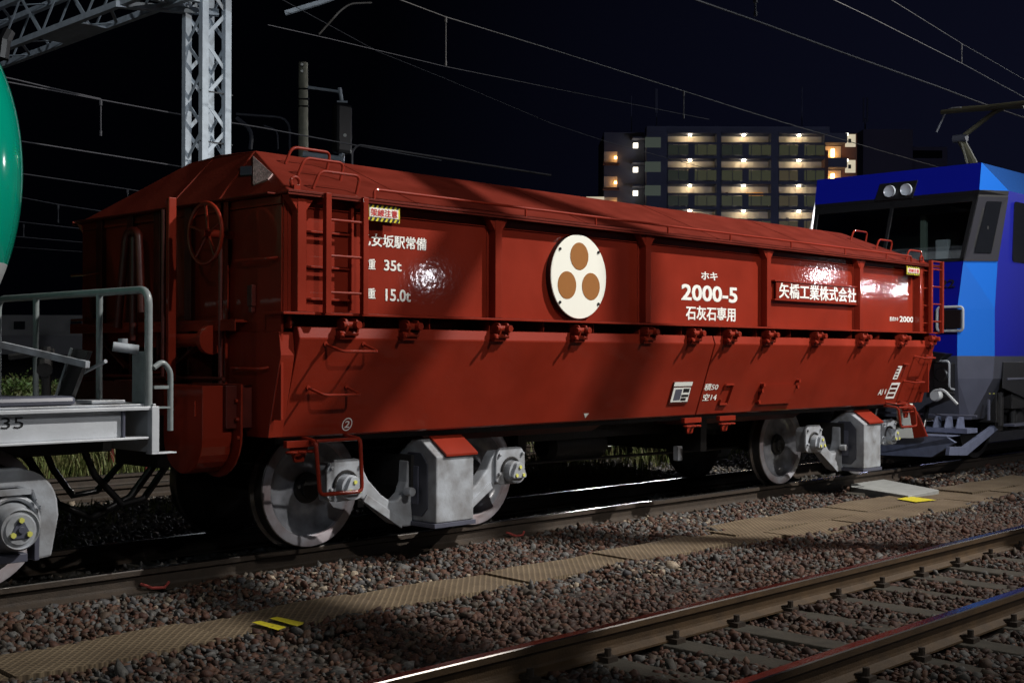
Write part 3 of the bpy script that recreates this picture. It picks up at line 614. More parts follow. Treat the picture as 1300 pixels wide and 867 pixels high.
# overhead wire warning plates: yellow/black striped border, white field
def warn(x0, x1, z0, z1, Y, s, wall=True):
    p = MB().box(x0, x1, Y-.012, Y-.004, z0, z1).build('warning_plate', 'yellow', wg)
    h = z1-z0; w = x1-x0
    for zz0, zz1 in ((z0, z0+h*.22), (z1-h*.22, z1)):
        mb = MB()
        for k in range(7):
            a = x0+w*(k+.1)/7; d = w/14
            mb.add([(a, Y-.0145, zz0), (a+d, Y-.0145, zz0), (min(a+d*1.8, x1), Y-.0145, zz1), (min(a+d*.8, x1), Y-.0145, zz1)], [(0, 1, 2, 3)])
        o = mb.build('stripes', 'txtblack'); o.parent = p
    o = MB().box(x0+w*.03, x1-w*.06, Y-.0165, Y-.013, z0+h*.23, z1-h*.23).build('plate_field', 'whitep'); o.parent = p
    t = text('plate_text', s, x0+w*.06, x1-w*.09, z0+h*.28, z1-h*.28, Y-.0185, 'redtxt', None, .015); t.parent = p
    return p
warn(5.365, 5.645, 2.31, 2.425, 6.585, '架線注意'); warn(13.10, 13.40, 2.315, 2.41, 6.585, '架線注意')
# data cards and small frames on the doors
def dbox(x0, x1, z0, z1, off, t, m, name, parent=None, sh=0):
    mb = MB(); A = [door_pt(x0, z0, off), door_pt(x1, z0, off), door_pt(x1+sh, z1, off), door_pt(x0+sh, z1, off)]; B = [(p[0], p[1]+t, p[2]) for p in A]
    mb.add(A+B, [(0, 1, 2, 3), (4, 7, 6, 5), (0, 4, 5, 1), (1, 5, 6, 2), (2, 6, 7, 3), (3, 7, 4, 0)]); return mb.build(name, m, wg)
fr = dbox(8.985, 9.265, .965, 1.165, .012, .012, 'darkred', 'card_holder')
dbox(9.0, 9.255, .985, 1.115, .0165, .003, 'paper', 'destination_card'); dbox(8.99, 9.262, 1.128, 1.165, .0165, .003, 'paper', 'destination_card')
for (a, b_, c, d) in ((9.15, 9.24, 1.07, 1.105), (9.14, 9.22, .995, 1.02), (9.14, 9.245, 1.028, 1.05)): dbox(a, b_, c, d, .0175, .0008, 'txtblack', 'card_print')
dbox(9.03, 9.13, 1.0, 1.1, .0175, .0008, 'locogrey2', 'card_print')
mb = MB()
for a, b_ in (((9.80, 1.13), (9.93, 1.13)), ((9.93, 1.13), (9.91, .945)), ((9.78, .945), (9.91, .945)), ((9.80, 1.13), (9.79, 1.08)), ((9.78, .945), (9.785, .99))): mb.bar(door_pt(a[0], a[1], .012), door_pt(b_[0], b_[1], .012), .018, .018)
wpart(mb, 'card_holder', 'red', .002)
dbox(10.42, 11.03, .925, 1.11, .028, .02, 'red', 'access_plate')
mb = MB()
for x, z in ((10.42, 1.12), (10.42, 1.06), (10.42, .95), (11.05, 1.15), (11.05, 1.09)): mb = MB(); mb.cyl(door_pt(x, z, .0), door_pt(x, z, .045), .018, 8); wpart(mb, 'plate_bolt', 'red', 0)
dbox(13.08, 13.18, 1.14, 1.29, .006, .003, 'white', 'data_stencil', sh=.04); dbox(13.04, 13.24, .92, 1.10, .006, .003, 'white', 'data_stencil', sh=.05)
for k in range(4): dbox(13.09+.005*k, 13.20+.005*k, 1.150+k*.034, 1.160+k*.034, .0072, .0005, 'darkred', 'stencil_print') if k < 4 and False else None
for k in range(3): dbox(13.07+.012*k, 13.22+.012*k, .945+k*.05, .975+k*.05, .0072, .0005, 'darkred', 'stencil_print')
for k in range(4): dbox(13.105, 13.165, 1.155+k*.034, 1.172+k*.034, .0072, .0005, 'darkred', 'stencil_print')
dt('AI', 12.84, 12.94, .965, 1.03, b=.02); dt('1', 12.99, 13.01, .975, 1.03, b=.02)
mb = MB(); mb.bar(door_pt(13.22, 1.31, .012), door_pt(13.34, 1.31, .012), .015, .015); mb.bar(door_pt(13.30, 1.31, .012), door_pt(13.27, 1.16, .012), .012, .012); wpart(mb, 'card_holder', 'red', 0)

# ---- end face (left end towards camera) and mirrored at the right end
def endx(x): return x
for end in (0, 1):
    def E(mb, name, m='red', bevel=.003, **k):
        if end: mb.v = [(2*9.29-x, y, z) for x, y, z in mb.v]
        return wpart(mb, name, m, bevel, **k)
    X = XE0
    # corner sheets, flush with the sides
    mb = MB(); mb.box(X, X+.02, 6.672, 7.28, .98, 2.37); E(mb, 'end_sheet')
    mb = MB(); mb.box(X, X+.02, 9.02, 9.355, .98, 2.37); E(mb, 'end_sheet')
    mb = MB(); mb.box(X-.006, X+.02, 6.672, 9.355, 2.375, 2.43); E(mb, 'end_top_rail')
    mb = MB(); mb.box(X+.16, X+.18, 7.28, 9.02, 1.62, 2.43); E(mb, 'end_wall')
    mb = MB(); mb.add([(X+.14, 7.28, 1.62), (X+.14, 9.02, 1.62), (X+1.1, 9.02, .95), (X+1.1, 7.28, .95), (X+.12, 7.28, 1.61), (X+.12, 9.02, 1.61), (X+1.08, 9.02, .93), (X+1.08, 7.28, .93)], [(0, 1, 2, 3), (4, 7, 6, 5), (0, 4, 5, 1), (1, 5, 6, 2), (2, 6, 7, 3), (3, 7, 4, 0)]); E(mb, 'end_slope_sheet', 'darkred')
    for y in (7.28, 7.33, 7.74, 8.16, 8.55, 9.02):
        mb = MB(); mb.box(X-.03, X+.16, y-.012, y+.012, 1.0, 2.43); mb.box(X-.036, X-.028, y-.045, y+.045, 1.64, 2.43); E(mb, 'end_post', 'darkred' if y > 7.4 else 'red')
    mb = MB(); mb.box(X-.10, X+.02, 7.05, 9.36, 1.615, 1.635); mb.box(X-.10, X-.09, 7.05, 9.36, 1.56, 1.615); E(mb, 'end_beam')
    mb = MB(); mb.bar((X-.05, 9.1, 1.60), (X-.05, 8.55, 1.30), .05, .02); E(mb, 'end_brace', 'darkred'); mb = MB(); mb.bar((X-.05, 7.35, 1.58), (X-.05, 8.0, 1.25), .05, .02); E(mb, 'end_brace', 'darkred')
    for y0, y1, z in ((6.72, 7.12, 2.03), (9.02, 9.42, 2.03), (6.80, 7.15, 1.32), (9.05, 9.38, 1.30), (7.9, 8.3, 1.28)):
        mb = MB(); mb.tube(bend([(X, y0, z), (X-.07, y0, z-.01), (X-.07, y1, z-.01), (X, y1, z)], .03), .010, 8); E(mb, 'grab_iron', 'red', 0, smooth=True)
    for y in (6.98, 9.14):
        mb = MB(); mb.box(X-.035, X, y-.028, y+.028, 1.72, 1.86); mb.box(X-.03, X, y-.018, y+.018, 1.68, 1.72); E(mb, 'lamp_bracket', 'darkred')
    # buffer guard: rounded-bottom box on the near side of the end
    if end: GU = lambda *a, **k: None
    else: GU = E
    prof = [(7.50, 1.20), (7.02, 1.20)] + [(7.26+.24*math.cos(a), .86+.24*math.sin(a)) for a in np.linspace(math.pi, 2*math.pi, 14)]
    mb = MB(); mb.prism(prof, X-.36, X-.14, 'X'); GU(mb, 'gear_guard', 'red', .004, smooth=False)
    prof2 = [(7.52, 1.21), (6.93, 1.21)] + [(7.225+.295*math.cos(a), .88+.295*math.sin(a)) for a in np.linspace(math.pi, 2*math.pi, 14)]
    mb = MB(); mb.prism(prof2, X-.13, X-.115, 'X'); mb.box(X-.115, X, 7.1, 7.3, .9, 1.2); GU(mb, 'gear_guard_back', 'red', .003)
    for y, z in ((6.97, 1.1), (6.96, .98), (6.95, .86)):
        mb = MB(); mb.cyl((X-.13, y, z), (X-.15, y, z), .013, 8); GU(mb, 'guard_bolt', 'red', 0)
    mb = MB(); mb.box(X-.375, X-.36, 7.09, 7.11, 1.0, 1.10); GU(mb, 'guard_handle', 'red')
    mb = MB(); mb.box(X-.33, X-.05, 7.92, 8.22, .98, 1.22); E(mb, 'brake_gear_box', 'darkred')
    # coupler
    mb = MB(); mb.box(X-.45, X-.1, YW-.11, YW+.11, .77, .98); mb.prism(rounded([(X-.75, YW-.16), (X-.42, YW-.16), (X-.42, YW+.16), (X-.62, YW+.16), (X-.75, YW+.04)], .05), .76, .99, 'Z')
    E(mb, 'coupler', 'grime')
    for yy, s_ in ((8.35, 1), (7.75, -1)):
        mb = MB(); mb.tube([(X-.1, yy, .80), (X-.2, yy, .62), (X-.38, yy+.03*s_, .42), (X-.55, yy+.05*s_, .40), (X-.72, yy, .60), (X-.8, yy, .78)], .024, 10); E(mb, 'brake_hose', 'black', 0, smooth=True)
    mb = MB(); mb.cyl((X-.12, 6.75+.4, 1.24), (X-.12, 9.2, 1.24), .013, 8); mb.bar((X-.12, YW, 1.24), (X-.30, YW, 1.02), .02, .02); E(mb, 'uncoupling_lever', 'darkred', 0)
# handwheel at left end
hx = 4.52; hy, hz = 7.235, 2.205
mb = MB(); mb.tube([(hx, hy+.20*math.cos(a), hz+.20*math.sin(a)) for a in np.linspace(0, 2*math.pi, 40, endpoint=False)], .014, 10, closed=True)
for k in range(5):
    a = R(90+72*k); mb.tube([(hx+.02, hy+.03*math.cos(a), hz+.03*math.sin(a)), (hx, hy+.20*math.cos(a), hz+.20*math.sin(a))], .010, 8)
mb.cyl((hx-.02, hy, hz), (hx+.22, hy, hz), .028, 12); wpart(mb, 'brake_handwheel', 'red', 0, smooth=True)
mb = MB(); mb.cyl((4.64, hy, hz), (4.64, hy, 1.2), .016, 8); wpart(mb, 'brake_rod', 'darkred', 0)
# tall bracket with vertical pipe
mb = MB(); mb.box(4.50, 4.56, 7.66, 7.70, 1.22, 2.48); wpart(mb, 'brake_post', 'red', .006)
mb = MB(); mb.cyl((4.50, 7.73, 1.25), (4.50, 7.73, 2.40), .017, 10); wpart(mb, 'air_pipe', 'darkred', 0, smooth=True)
mb = MB(); mb.cyl((4.60, 8.32, 1.5), (4.60, 8.32, 2.25), .028, 10); mb.tube(bend([(4.60, 8.55, 1.6), (4.60, 8.42, 2.30), (4.60, 8.25, 2.30), (4.60, 8.2, 1.7)], .08), .03, 10); wpart(mb, 'air_pipe', 'darkred', 0, smooth=True)
mb = MB(); mb.cyl((4.62, 7.75, 1.50), (4.62, 7.35, 1.50), .045, 14); mb.lathe([(.001, 0), (.10, 0), (.10, .05), (.001, .05)], (4.62, 7.30, 1.50), 'Y', 20); wpart(mb, 'brake_cylinder', 'red', .003, smooth=True)
# end warning plate
pl = MB(); pl.box(4.855, 4.865, 7.55, 7.95, 2.24, 2.34); pe = pl.build('warning_plate', 'yellow', wg)
o = text('plate_text', '架線注意', 0, 1, 0, 1, 0, 'redtxt', None, .01, M4=((4.852, 7.90, 2.265), (0, -.30, 0), (0, 0, .05))); o.parent = pe
for z0, z1 in ((2.24, 2.26), (2.32, 2.34)):
    mb = MB()
    for k in range(8): mb.box(4.852, 4.854, 7.56+k*.05, 7.583+k*.05, z0, z1)
    o = mb.build('stripes', 'txtblack'); o.parent = pe

# ---- underframe bits
mb = MB(); mb.lathe([(.001, -.42), (.10, -.42), (.15, -.36), (.155, 0), (.15, .36), (.10, .42), (.001, .42)], (9.0, 7.95, .55), 'X', 24); wpart(mb, 'air_reservoir', 'grime', 0, smooth=True)
mb = MB(); mb.lathe([(.001, -.3), (.12, -.3), (.13, -.25), (.13, .25), (.001, .3)], (8.15, 8.3, .55), 'X', 20); wpart(mb, 'brake_cylinder', 'locogrey', 0, smooth=True)
mb = MB(); mb.cyl((7.7, 7.6, .45), (11.3, 7.6, .42), .014, 8); mb.cyl((7.7, 8.4, .60), (11.3, 8.4, .58), .018, 8); mb.box(7.9, 8.0, 7.6, 8.5, .5, .8); mb.box(10.2, 10.3, 7.3, 8.6, .45, .8); wpart(mb, 'brake_rigging', 'grime', 0)
mb = MB(); mb.box(9.83, 9.90, 7.3, 7.36, .38, .52); wpart(mb, 'brake_lever', 'grey', .003)
mb = MB(); mb.box(4.9, 13.7, 6.98, 7.02, .80, .86); mb.box(4.9, 13.7, 9.0, 9.04, .80, .86); wpart(mb, 'side_bearer', 'grime', 0)

# ---- bogies (thing > bogie > pieces)
def pchild(mb, name, m, par, bevel=0, smooth=False):
    o = mb.build(name, m, None, bevel, smooth); o.parent = par; return o
def wheel(par, xc, sy, root):
    # sy=-1 near side wheel, outer face towards -Y
    y = YW + sy*.62; s_ = -sy
    pr = [(.001, 0.02), (.055, .02), (.07, .03), (.11, .035), (.115, .06), (.20, .085), (.30, .06), (.345, .02), (.355, .0), (.422, .0), (.43, .006), (.434, .09), (.444, .098), (.458, .105), (.458, .122), (.446, .130), (.35, .130), (.30, .11), (.11, .13), (.07, .15), (.001, .15)]
    mis = [1, 1, 1, 1, 3, 3, 3, 0, 0, 2, 2, 2, 2, 2, 2, 1, 1, 1, 1, 1]
    mb = MB(); mb.lathe([(r_, a*s_) for r_, a in pr], (xc, y, .43), 'Y', 56, mis=mis); return pchild(mb, 'wheel', ['wheelgrey', 'grime', 'treadm', 'wheelweb'], par, smooth=True)
def bogie(xc, root):
    bg_ = MB().box(xc-.22, xc+.22, YW-1.02, YW+1.02, .42, .66).build('bogie', 'grime', root); T = Matrix.Translation(-root.location)
    half = [(.0, .13), (.26, .13), (.36, .165), (.60, .34), (.68, .375), (.97, .375), (.985, .60), (.95, .64), (.70, .64), (.66, .60), (.60, .50), (.48, .385), (.40, .335), (.33, .335), (.27, .38), (.235, .46), (.225, .62), (.0, .62)]
    poly = half + [(-x, z) for x, z in half[::-1]][1:-1]
    out = []
    for sy in (-1, 1):
        ys = (7.02, 7.13) if sy < 0 else (2*YW-7.13, 2*YW-7.02)
        mb = MB(); mb.prism([(xc+x, z) for x, z in poly], ys[0], ys[1]); out.append(pchild(mb, 'side_frame', 'grey', bg_, .014))
        # ribs along the arms
        for s_ in (-1, 1):
            mb = MB(); mb.bar((xc+s_*.28, (ys[0] if sy < 0 else ys[1])-.0, .15), (xc+s_*.64, (ys[0] if sy < 0 else ys[1]), .375), .06, .022, up=(0, 1, 0))
            out.append(pchild(mb, 'frame_rib', 'grey', bg_, .004))
        yo, yi = (6.76, 7.22) if sy < 0 else (2*YW-6.76, 2*YW-7.22)
        pr = [(yo, .17), (yo, .655), (yo+(.17 if sy < 0 else -.17), .775), (yo+(.27 if sy < 0 else -.27), .775), (yi, .64), (yi, .17)]
        mb = MB(); mb.prism(pr, xc-.18, xc+.20, 'X'); out.append(pchild(mb, 'spring_housing', 'grey', bg_, .010))
        mb = MB(); mb.bar((xc-.12, yo+(.0 if sy < 0 else 0), .675), (xc+.21, yo, .675), .001, .001)
        q = .02*(-1 if sy < 0 else 1)
        a = [(yo+q, .655), (yo-q*8.6, .785)]; a2 = [(yo+q, .675), (yo-q*8.6, .805)]
        mb = MB(); mb.add([(x, *p) for x in (xc-.10, xc+.225) for p in (a[0], a[1], a2[1], a2[0])], [(0, 1, 2, 3), (4, 7, 6, 5), (0, 4, 5, 1), (1, 5, 6, 2), (2, 6, 7, 3), (3, 7, 4, 0)]); out.append(pchild(mb, 'housing_cap', 'red', bg_, .003))
        mb = MB(); mb.box(xc-.20, xc+.22, min(yo, yi)-.005, max(yo, yi), .135, .168); out.append(pchild(mb, 'housing_base', 'locogrey2', bg_, .003))
        # U-shaped recess plate on the end of the housing
        um = MB(); ym = (yo+yi)/2
        um.prism([(ym-.14, .27), (ym-.08, .21), (ym+.08, .21), (ym+.14, .27), (ym+.14, .60), (ym+.07, .68), (ym-.07, .68), (ym-.14, .60)], xc-.192, xc-.181, 'X')
        out.append(pchild(um, 'housing_panel', 'locogrey', bg_, .003))
        um = MB(); um.prism([(ym-.05, .30), (ym+.05, .30), (ym+.05, .58), (ym-.05, .58)], xc-.200, xc-.1925, 'X'); out.append(pchild(um, 'housing_panel', 'locogrey2', bg_, .003))
        mb = MB(); mb.cyl((xc-.26, (7.00 if sy < 0 else 2*YW-7.0), .395), (xc-.26, (6.93 if sy < 0 else 2*YW-6.93), .395), .033, 14); out.append(pchild(mb, 'hook', 'grey', bg_, .003))
    for dx in (-.835, .835):
        x = xc+dx
        for sy in (-1, 1):
            out.append(wheel(bg_, x, sy, root))
            yf = 7.02 if sy < 0 else 2*YW-7.02; d = sy
            mb = MB(); pl = rounded([(x-.165, .40), (x-.165, .60), (x-.12, .665), (x+.12, .665), (x+.165, .60), (x+.165, .40), (x+.11, .37), (x-.11, .37)], .03, 3)
            mb.prism(pl, yf+d*.03, yf); 
            for bx_, bz_ in ((-.13, .61), (.13, .61), (-.135, .46), (.135, .46)): mb.cyl((x+bx_, yf+d*.028, bz_), (x+bx_, yf+d*.052, bz_), .014, 8)
            out.append(pchild(mb, 'axle_box', 'grey', bg_, .006))
            mb = MB(); mb.tube([(x+.105*math.cos(a), yf+d*.035, .475+.105*math.sin(a)) for a in np.linspace(0, math.pi, 14)], .012, 6); out.append(pchild(mb, 'axle_box_seal', 'grime', bg_))
            mb = MB(); mb.cyl((x, yf+d*.02, .47), (x, yf+d*.10, .47), .088, 24)
            mb.prism(rounded([(x-.085, .425), (x+.085, .425), (x+.03, .55), (x-.03, .55)], .03, 4), yf+d*.135, yf+d*.10); out.append(pchild(mb, 'bearing_cap', 'grey', bg_, .004))
            for bx_, bz_ in ((0, .512), (-.040, .448), (.040, .448)): out.append(pchild(MB().cyl((x+bx_, yf+d*.134, bz_), (x+bx_, yf+d*.145, bz_), .0145, 8), 'bearing_bolt', 'bolt', bg_))
        mb = MB(); mb.cyl((x, YW-.62, .43), (x, YW+.62, .43), .075, 16); out.append(pchild(mb, 'axle', 'grime', bg_))
        for yy in (YW-.56, YW+.56):
            mb = MB(); mb.box(x-.50 if dx > 0 else x+.44, x-.44 if dx > 0 else x+.50, yy-.05, yy+.05, .25, .60)
            out.append(pchild(mb, 'brake_shoe', 'grime', bg_))
    return bg_
bogie(6.345, wg); bogie(12.66, wg)

# ================================================================ TANK WAGON (left)
tw = thing('tank_wagon', (0, YW, 0), 'green tank wagon with pale grey frame and end platform at the left edge', 'railway wagon')
def tp(mb, name, m, bevel=.004, **k): return mb.build(name, m, tw, bevel=bevel, **k)
XT = 3.97; RT = 1.14; zc = 2.47; xh = 2.86; dh = .58
prof = [(.001, dh)] + [(RT*math.sin(a), dh*math.cos(a)) for a in np.linspace(.12, math.pi/2, 18)] + [(RT, -6.0), (.001, -6.2)]
tank = MB().lathe(prof, (xh, YW, zc), 'X', 96).build('tank_shell', ['green', 'tankwhite'], tw, smooth=True)
for p in tank.data.polygons:
    if p.center.z < 1.90: p.material_index = 1
# cut the colour line cleanly
bm = bmesh.new(); bm.from_mesh(tank.data); bmesh.ops.bisect_plane(bm, geom=bm.verts[:]+bm.edges[:]+bm.faces[:], plane_co=(0, 0, 1.93), plane_no=(0, 0, 1))
for f in bm.faces: f.material_index = 1 if f.calc_center_median().z < 1.93 else 0
bm.to_mesh(tank.data); bm.free()
YS = 6.93
mb = MB(); mb.box(-6, XT-.2, YS+.03, YS+.06, .90, 1.06); mb.box(-6, XT-.02, YS-.02, YS+.14, 1.062, 1.085); mb.box(-6, XT-.04, YS-.02, YS+.10, .885, .90); tp(mb, 'sole_bar', 'sill')
mb = MB(); mb.box(-6, XT-.02, 2*YW-YS-.06, 2*YW-YS-.03, .90, 1.06); tp(mb, 'sole_bar', 'sill')
mb = MB(); mb.box(XT-.20, XT-.185, YS+.005, YS+.14, .90, 1.062); tp(mb, 'frame_gusset', 'locogrey2', .002)
mb = MB(); mb.box(XT-.02, XT, YS-.03, 2*YW-YS+.03, .80, 1.10); tp(mb, 'headstock', 'tankwhite')
mb = MB(); mb.box(XT-.03, XT+.02, YS-.035, YS+.02, .80, 1.085); mb.box(XT-.03, XT+.14, YS-.035, YS+.04, .79, .80); tp(mb, 'corner_angle', 'sill', .003)
mb = MB(); mb.box(1.2, XT, YS+.02, 2*YW-YS-.02, 1.086, 1.10); tp(mb, 'end_platform', 'grey')
mb = MB(); mb.box(-5.8, XT-.1, 7.7, 8.3, .75, 1.05); tp(mb, 'centre_sill', 'grime')
mb = MB(); mb.prism([(3.0, .90), (3.84, .90), (3.84, .80), (3.3, .80)], 7.2, 8.9); mb.prism([(2.0, .95), (3.0, .95), (2.6, .75), (2.1, .75)], 7.3, 8.7); tp(mb, 'underframe', 'grime')
# handrail across the wagon end
yn, yf_ = YS+.01, 2*YW-YS-.01; zt = 1.80; xh2 = XT-.03
mb = MB(); mb.tube(bend([(xh2, yn, 1.085), (xh2, yn, zt), (xh2, yf_, zt), (xh2, yf_, 1.085)], .10, 8), .024, 12)
tp(mb, 'handrail', 'rail_t', 0, smooth=True)
for y in (7.56, 8.47):
    mb = MB(); mb.cyl((xh2, y, 1.09), (xh2, y, zt), .021, 10); tp(mb, 'handrail_post', 'rail_t', 0, smooth=True)
mb = MB(); mb.box(XT-.03, XT-.02, yn+.02, yn+.20, 1.10, 1.42); tp(mb, 'brake_plate', 'rail_t', .003)
mb = MB(); mb.cyl((XT-.02, yn+.14, 1.43), (XT-.16, yn+.2, 1.45), .03, 10); mb.cyl((XT-.06, yn+.26, 1.42), (XT-.06, yn+.26, 1.50), .03, 10); tp(mb, 'brake_valve', 'grey', 0, smooth=True)
mb = MB(); mb.tube([(3.70, 7.02, 1.36), (3.72, 7.6, 1.22)], .012, 8); mb.bar((3.6, 7.05, 1.34), (3.45, 7.9, 1.46), .03, .04); tp(mb, 'brake_lever', 'grey', 0)
q = [onX(68, 515, 3.55), onX(86, 515, 3.55), onX(112, 446, 3.62), onX(92, 443, 3.62)]
mb = MB(); mb.add(q+[(x+.03, y, z) for x, y, z in q], [(0, 1, 2, 3), (4, 7, 6, 5), (0, 4, 5, 1), (1, 5, 6, 2), (2, 6, 7, 3), (3, 7, 4, 0)]); tp(mb, 'tread_board', 'black', .003)
mb = MB(); mb.bar(onX(67, 515, 3.53), onX(91, 442, 3.60), .014, .014); tp(mb, 'board_edge', 'rail_t', 0)
mb = MB(); mb.box(2.6, 3.5, YS+.05, YS+.3, 1.10, 1.155); tp(mb, 'running_board', 'locogrey2', .03)
mb = MB(); mb.box(3.3, 3.55, 7.1, 7.3, 1.10, 1.115); mb.box(3.6, 3.82, 7.0, 7.2, 1.105, 1.125); tp(mb, 'deck_plate', 'grey', .004)
mb = MB(); mb.cyl((3.66, 7.72, 1.12), (3.66, 7.72, 1.45), .03, 10); mb.cyl((3.62, 7.66, 1.30), (3.68, 7.78, 1.36), .05, 10); mb.cyl((3.5, 7.9, 1.38), (3.7, 7.7, 1.42), .02, 10); tp(mb, 'brake_rigging', 'grime', 0)
mb = MB(); mb.tube(bend([(XT, YS+.0, 1.32), (XT+.06, YS, 1.36), (XT+.115, YS, 1.30), (XT+.115, YS, .93)], .06), .018, 10); mb.bar((XT, YS, 1.20), (XT+.11, YS, 1.20), .02, .02); mb.bar((XT, YS, 1.075), (XT+.12, YS, 1.075), .03, .012); tp(mb, 'end_grab_rail', 'rail_t', 0, smooth=True)
text('lettering', '35', 3.035, 3.165, .98, 1.045, YS+.027, 'txtblack', tw, .0)
# bogie with arched side frame
tb = MB().box(1.7, 2.7, 7.2, 8.8, .45, .66).build('bogie', 'grime', tw)
Tt = Matrix.Translation(-tw.location)
def tbp(mb, name, m, bevel=0, smooth=False):
    o = mb.build(name, m, None, bevel, smooth); o.parent = tb; return o
fo = [(1.4, .74), (3.20, .745)] + [(3.20+.235*math.cos(a), .50+.235*math.sin(a)) for a in np.linspace(math.pi/2, 0, 9)][1:] + [(3.44, .45), (3.395, .21), (3.30, .20), (3.315, .47), (3.27, .60), (3.18, .63), (2.9, .63), (2.75, .50), (2.4, .35), (1.4, .35)]
tbp(MB().prism(fo, 7.08, 7.20), 'side_frame', 'grey', .015)
bx, bz, by = 3.16, .40, 7.06
tbp(MB().lathe([(.001, .0), (.085, .0), (.09, .008), (.105, .012), (.112, .0), (.125, .02), (.128, .08), (.15, .12), (.15, .2)], (bx, by-.08, bz), 'Y', 40), 'bearing_cap', 'grey', 0, True)
for a in (90, 210, 330): mb = MB(); mb.cyl((bx+.055*math.cos(R(a)), by-.085, bz+.055*math.sin(R(a))), (bx+.055*math.cos(R(a)), by-.10, bz+.055*math.sin(R(a))), .017, 6); tbp(mb, 'bearing_bolt', 'bolt')
mb = MB(); mb.prism(rounded([(bx-.07, bz-.05), (bx+.07, bz-.05), (bx, bz+.08)], .03), by-.088, by-.08); mb.cyl((bx, by-.1, bz), (bx, by-.08, bz), .02, 10); tbp(mb, 'cap_lock_plate', 'locogrey2', .002)
mb = MB(); mb.tube([(bx+.155*math.cos(a), by+.03, bz+.02+.155*math.sin(a)) for a in np.linspace(-.2, math.pi+.2, 20)], .018, 8); mb.box(bx-.3, bx+.1, by, by+.04, bz+.19, bz+.225); mb.cyl((bx+.13, by, bz+.15), (bx+.13, by-.03, bz+.15), .015, 8); mb.cyl((bx+.155, by, bz+.11), (bx+.155, by-.03, bz+.11), .015, 8); tbp(mb, 'axle_box', 'grey', 0, True)
mb = MB(); mb.box(bx-.25, bx+.08, by+.0, by+.08, .20, .25); mb.box(bx+.12, bx+.15, by, by+.1, .2, .42); tbp(mb, 'frame_tie', 'locogrey2', .004)
pr = [(.001, 0.02), (.055, .02), (.07, .03), (.11, .035), (.20, .085), (.30, .06), (.345, .02), (.355, .0), (.422, .0), (.43, .006), (.434, .09), (.444, .098), (.458, .105), (.458, .122), (.446, .130), (.11, .13), (.001, .15)]
for xx in (3.06, 1.3):
    for sy in (-1, 1): tbp(MB().lathe([(r_, a*-sy) for r_, a in pr], (xx, YW+sy*.62, .43), 'Y', 56, mis=[1]*4+[1, 1, 1, 0, 0]+[2]*7), 'wheel', ['wheelgrey', 'grime', 'treadm'], 0, True)
    tbp(MB().cyl((xx, YW-.62, .43), (xx, YW+.62, .43), .08, 16), 'axle', 'grime')
mb = MB(); mb.box(XT, XT+.3, YW-.11, YW+.11, .77, .98); tp(mb, 'coupler', 'grime')
mb = MB(); mb.tube([(XT-.4, 8.15, .85), (XT-.25, 8.1, .70), (XT-.1, 8.0, .40), (XT+.1, 7.9, .30), (XT+.35, 7.85, .42), (XT+.6, 7.8, .75)], .028, 10); tp(mb, 'brake_hose', 'black', 0, smooth=True)

# ================================================================ LOCOMOTIVE (right)
lc = thing('locomotive', (20, YW, 0), 'blue electric locomotive with light blue corner stripe behind the wagon', 'locomotive')
def lp(mb, name, m, bevel=.004, **k): return mb.build(name, m, lc, bevel=bevel, **k)
# levels: z, Xf, yb, Xs, Ys
LV = [(.60, 15.34, 6.98, 15.40, 6.86), (1.12, 15.22, 6.95, 15.50, 6.62), (1.405, 15.20, 6.95, 15.50, 6.60), (2.00, 15.20, 6.95, 15.50, 6.60), (2.60, 15.26, 6.90, 15.58, 6.60), (3.46, 15.56, 6.84, 15.90, 6.60), (3.52, 15.56, 6.83, 15.92, 6.60), (3.875, 15.62, 6.83, 15.66, 6.84)]
XB = 32.0
def ring(i):
    z, Xf, yb_, Xs, Ys = LV[i]; m = lambda y: 2*YW-y
    return [(XB, Ys, z), (Xs, Ys, z), (Xf, yb_, z), (Xf-.0, YW, z), (Xf, m(yb_), z), (Xs, m(Ys), z), (XB, m(Ys), z)]
mb = MB()
for i in range(len(LV)-1):
    a, c = ring(i), ring(i+1)
    for k in range(6):
        side = k in (0, 5); bev = k in (1, 4)
        if i in (0, 1): mi = 3 if bev else 2
        elif i in (2, 3): mi = 1 if bev else 0
        elif i in (4, 5): mi = 4 if bev else (0 if side else 4)
        else: mi = 1 if bev else (5 if side else 0)
        if i in (4,) and k in (2, 3): continue
        mb.add([a[k], a[k+1], c[k+1], c[k]], [(0, 1, 2, 3)], mi)
t = ring(len(LV)-1); mb.add(t, [tuple(range(7))], 6)
bo = mb.build('body', ['navy', 'sky', 'locogrey', 'locogrey2', 'black', mat('blue_roof_bevel_paint', (.012, .07, .27), .25, coat=.3), 'locogrey'], lc)
# windshield pane and cab interior
a, c = LV[4], LV[5]
def ws(u, v, off=0):   # u: 0 near..1 far, v 0 bottom..1 top
    xf = a[1]+(c[1]-a[1])*v+off; y0 = a[2]+(c[2]-a[2])*v; y1 = 2*YW-y0; return (xf, y0+(y1-y0)*u, a[0]+(c[0]-a[0])*v)
MB().add([ws(0, 0, -.0), ws(1, 0, 0), ws(1, 1, 0), ws(0, 1, 0)], [(0, 1, 2, 3)]).build('windshield', 'glass', lc)
mb = MB()
for u0, u1, v0, v1 in ((0, 1, 0, .05), (0, 1, .9, 1), (0, .025, 0, 1), (.975, 1, 0, 1), (.49, .51, 0, 1)):
    q = [ws(u0, v0, -.012), ws(u1, v0, -.012), ws(u1, v1, -.012), ws(u0, v1, -.012)]; q2 = [(x+.03, y, z) for x, y, z in q]
    mb.add(q+q2, [(0, 1, 2, 3), (4, 7, 6, 5), (0, 4, 5, 1), (1, 5, 6, 2), (2, 6, 7, 3), (3, 7, 4, 0)])
lp(mb, 'windshield_frame', 'black', .003)
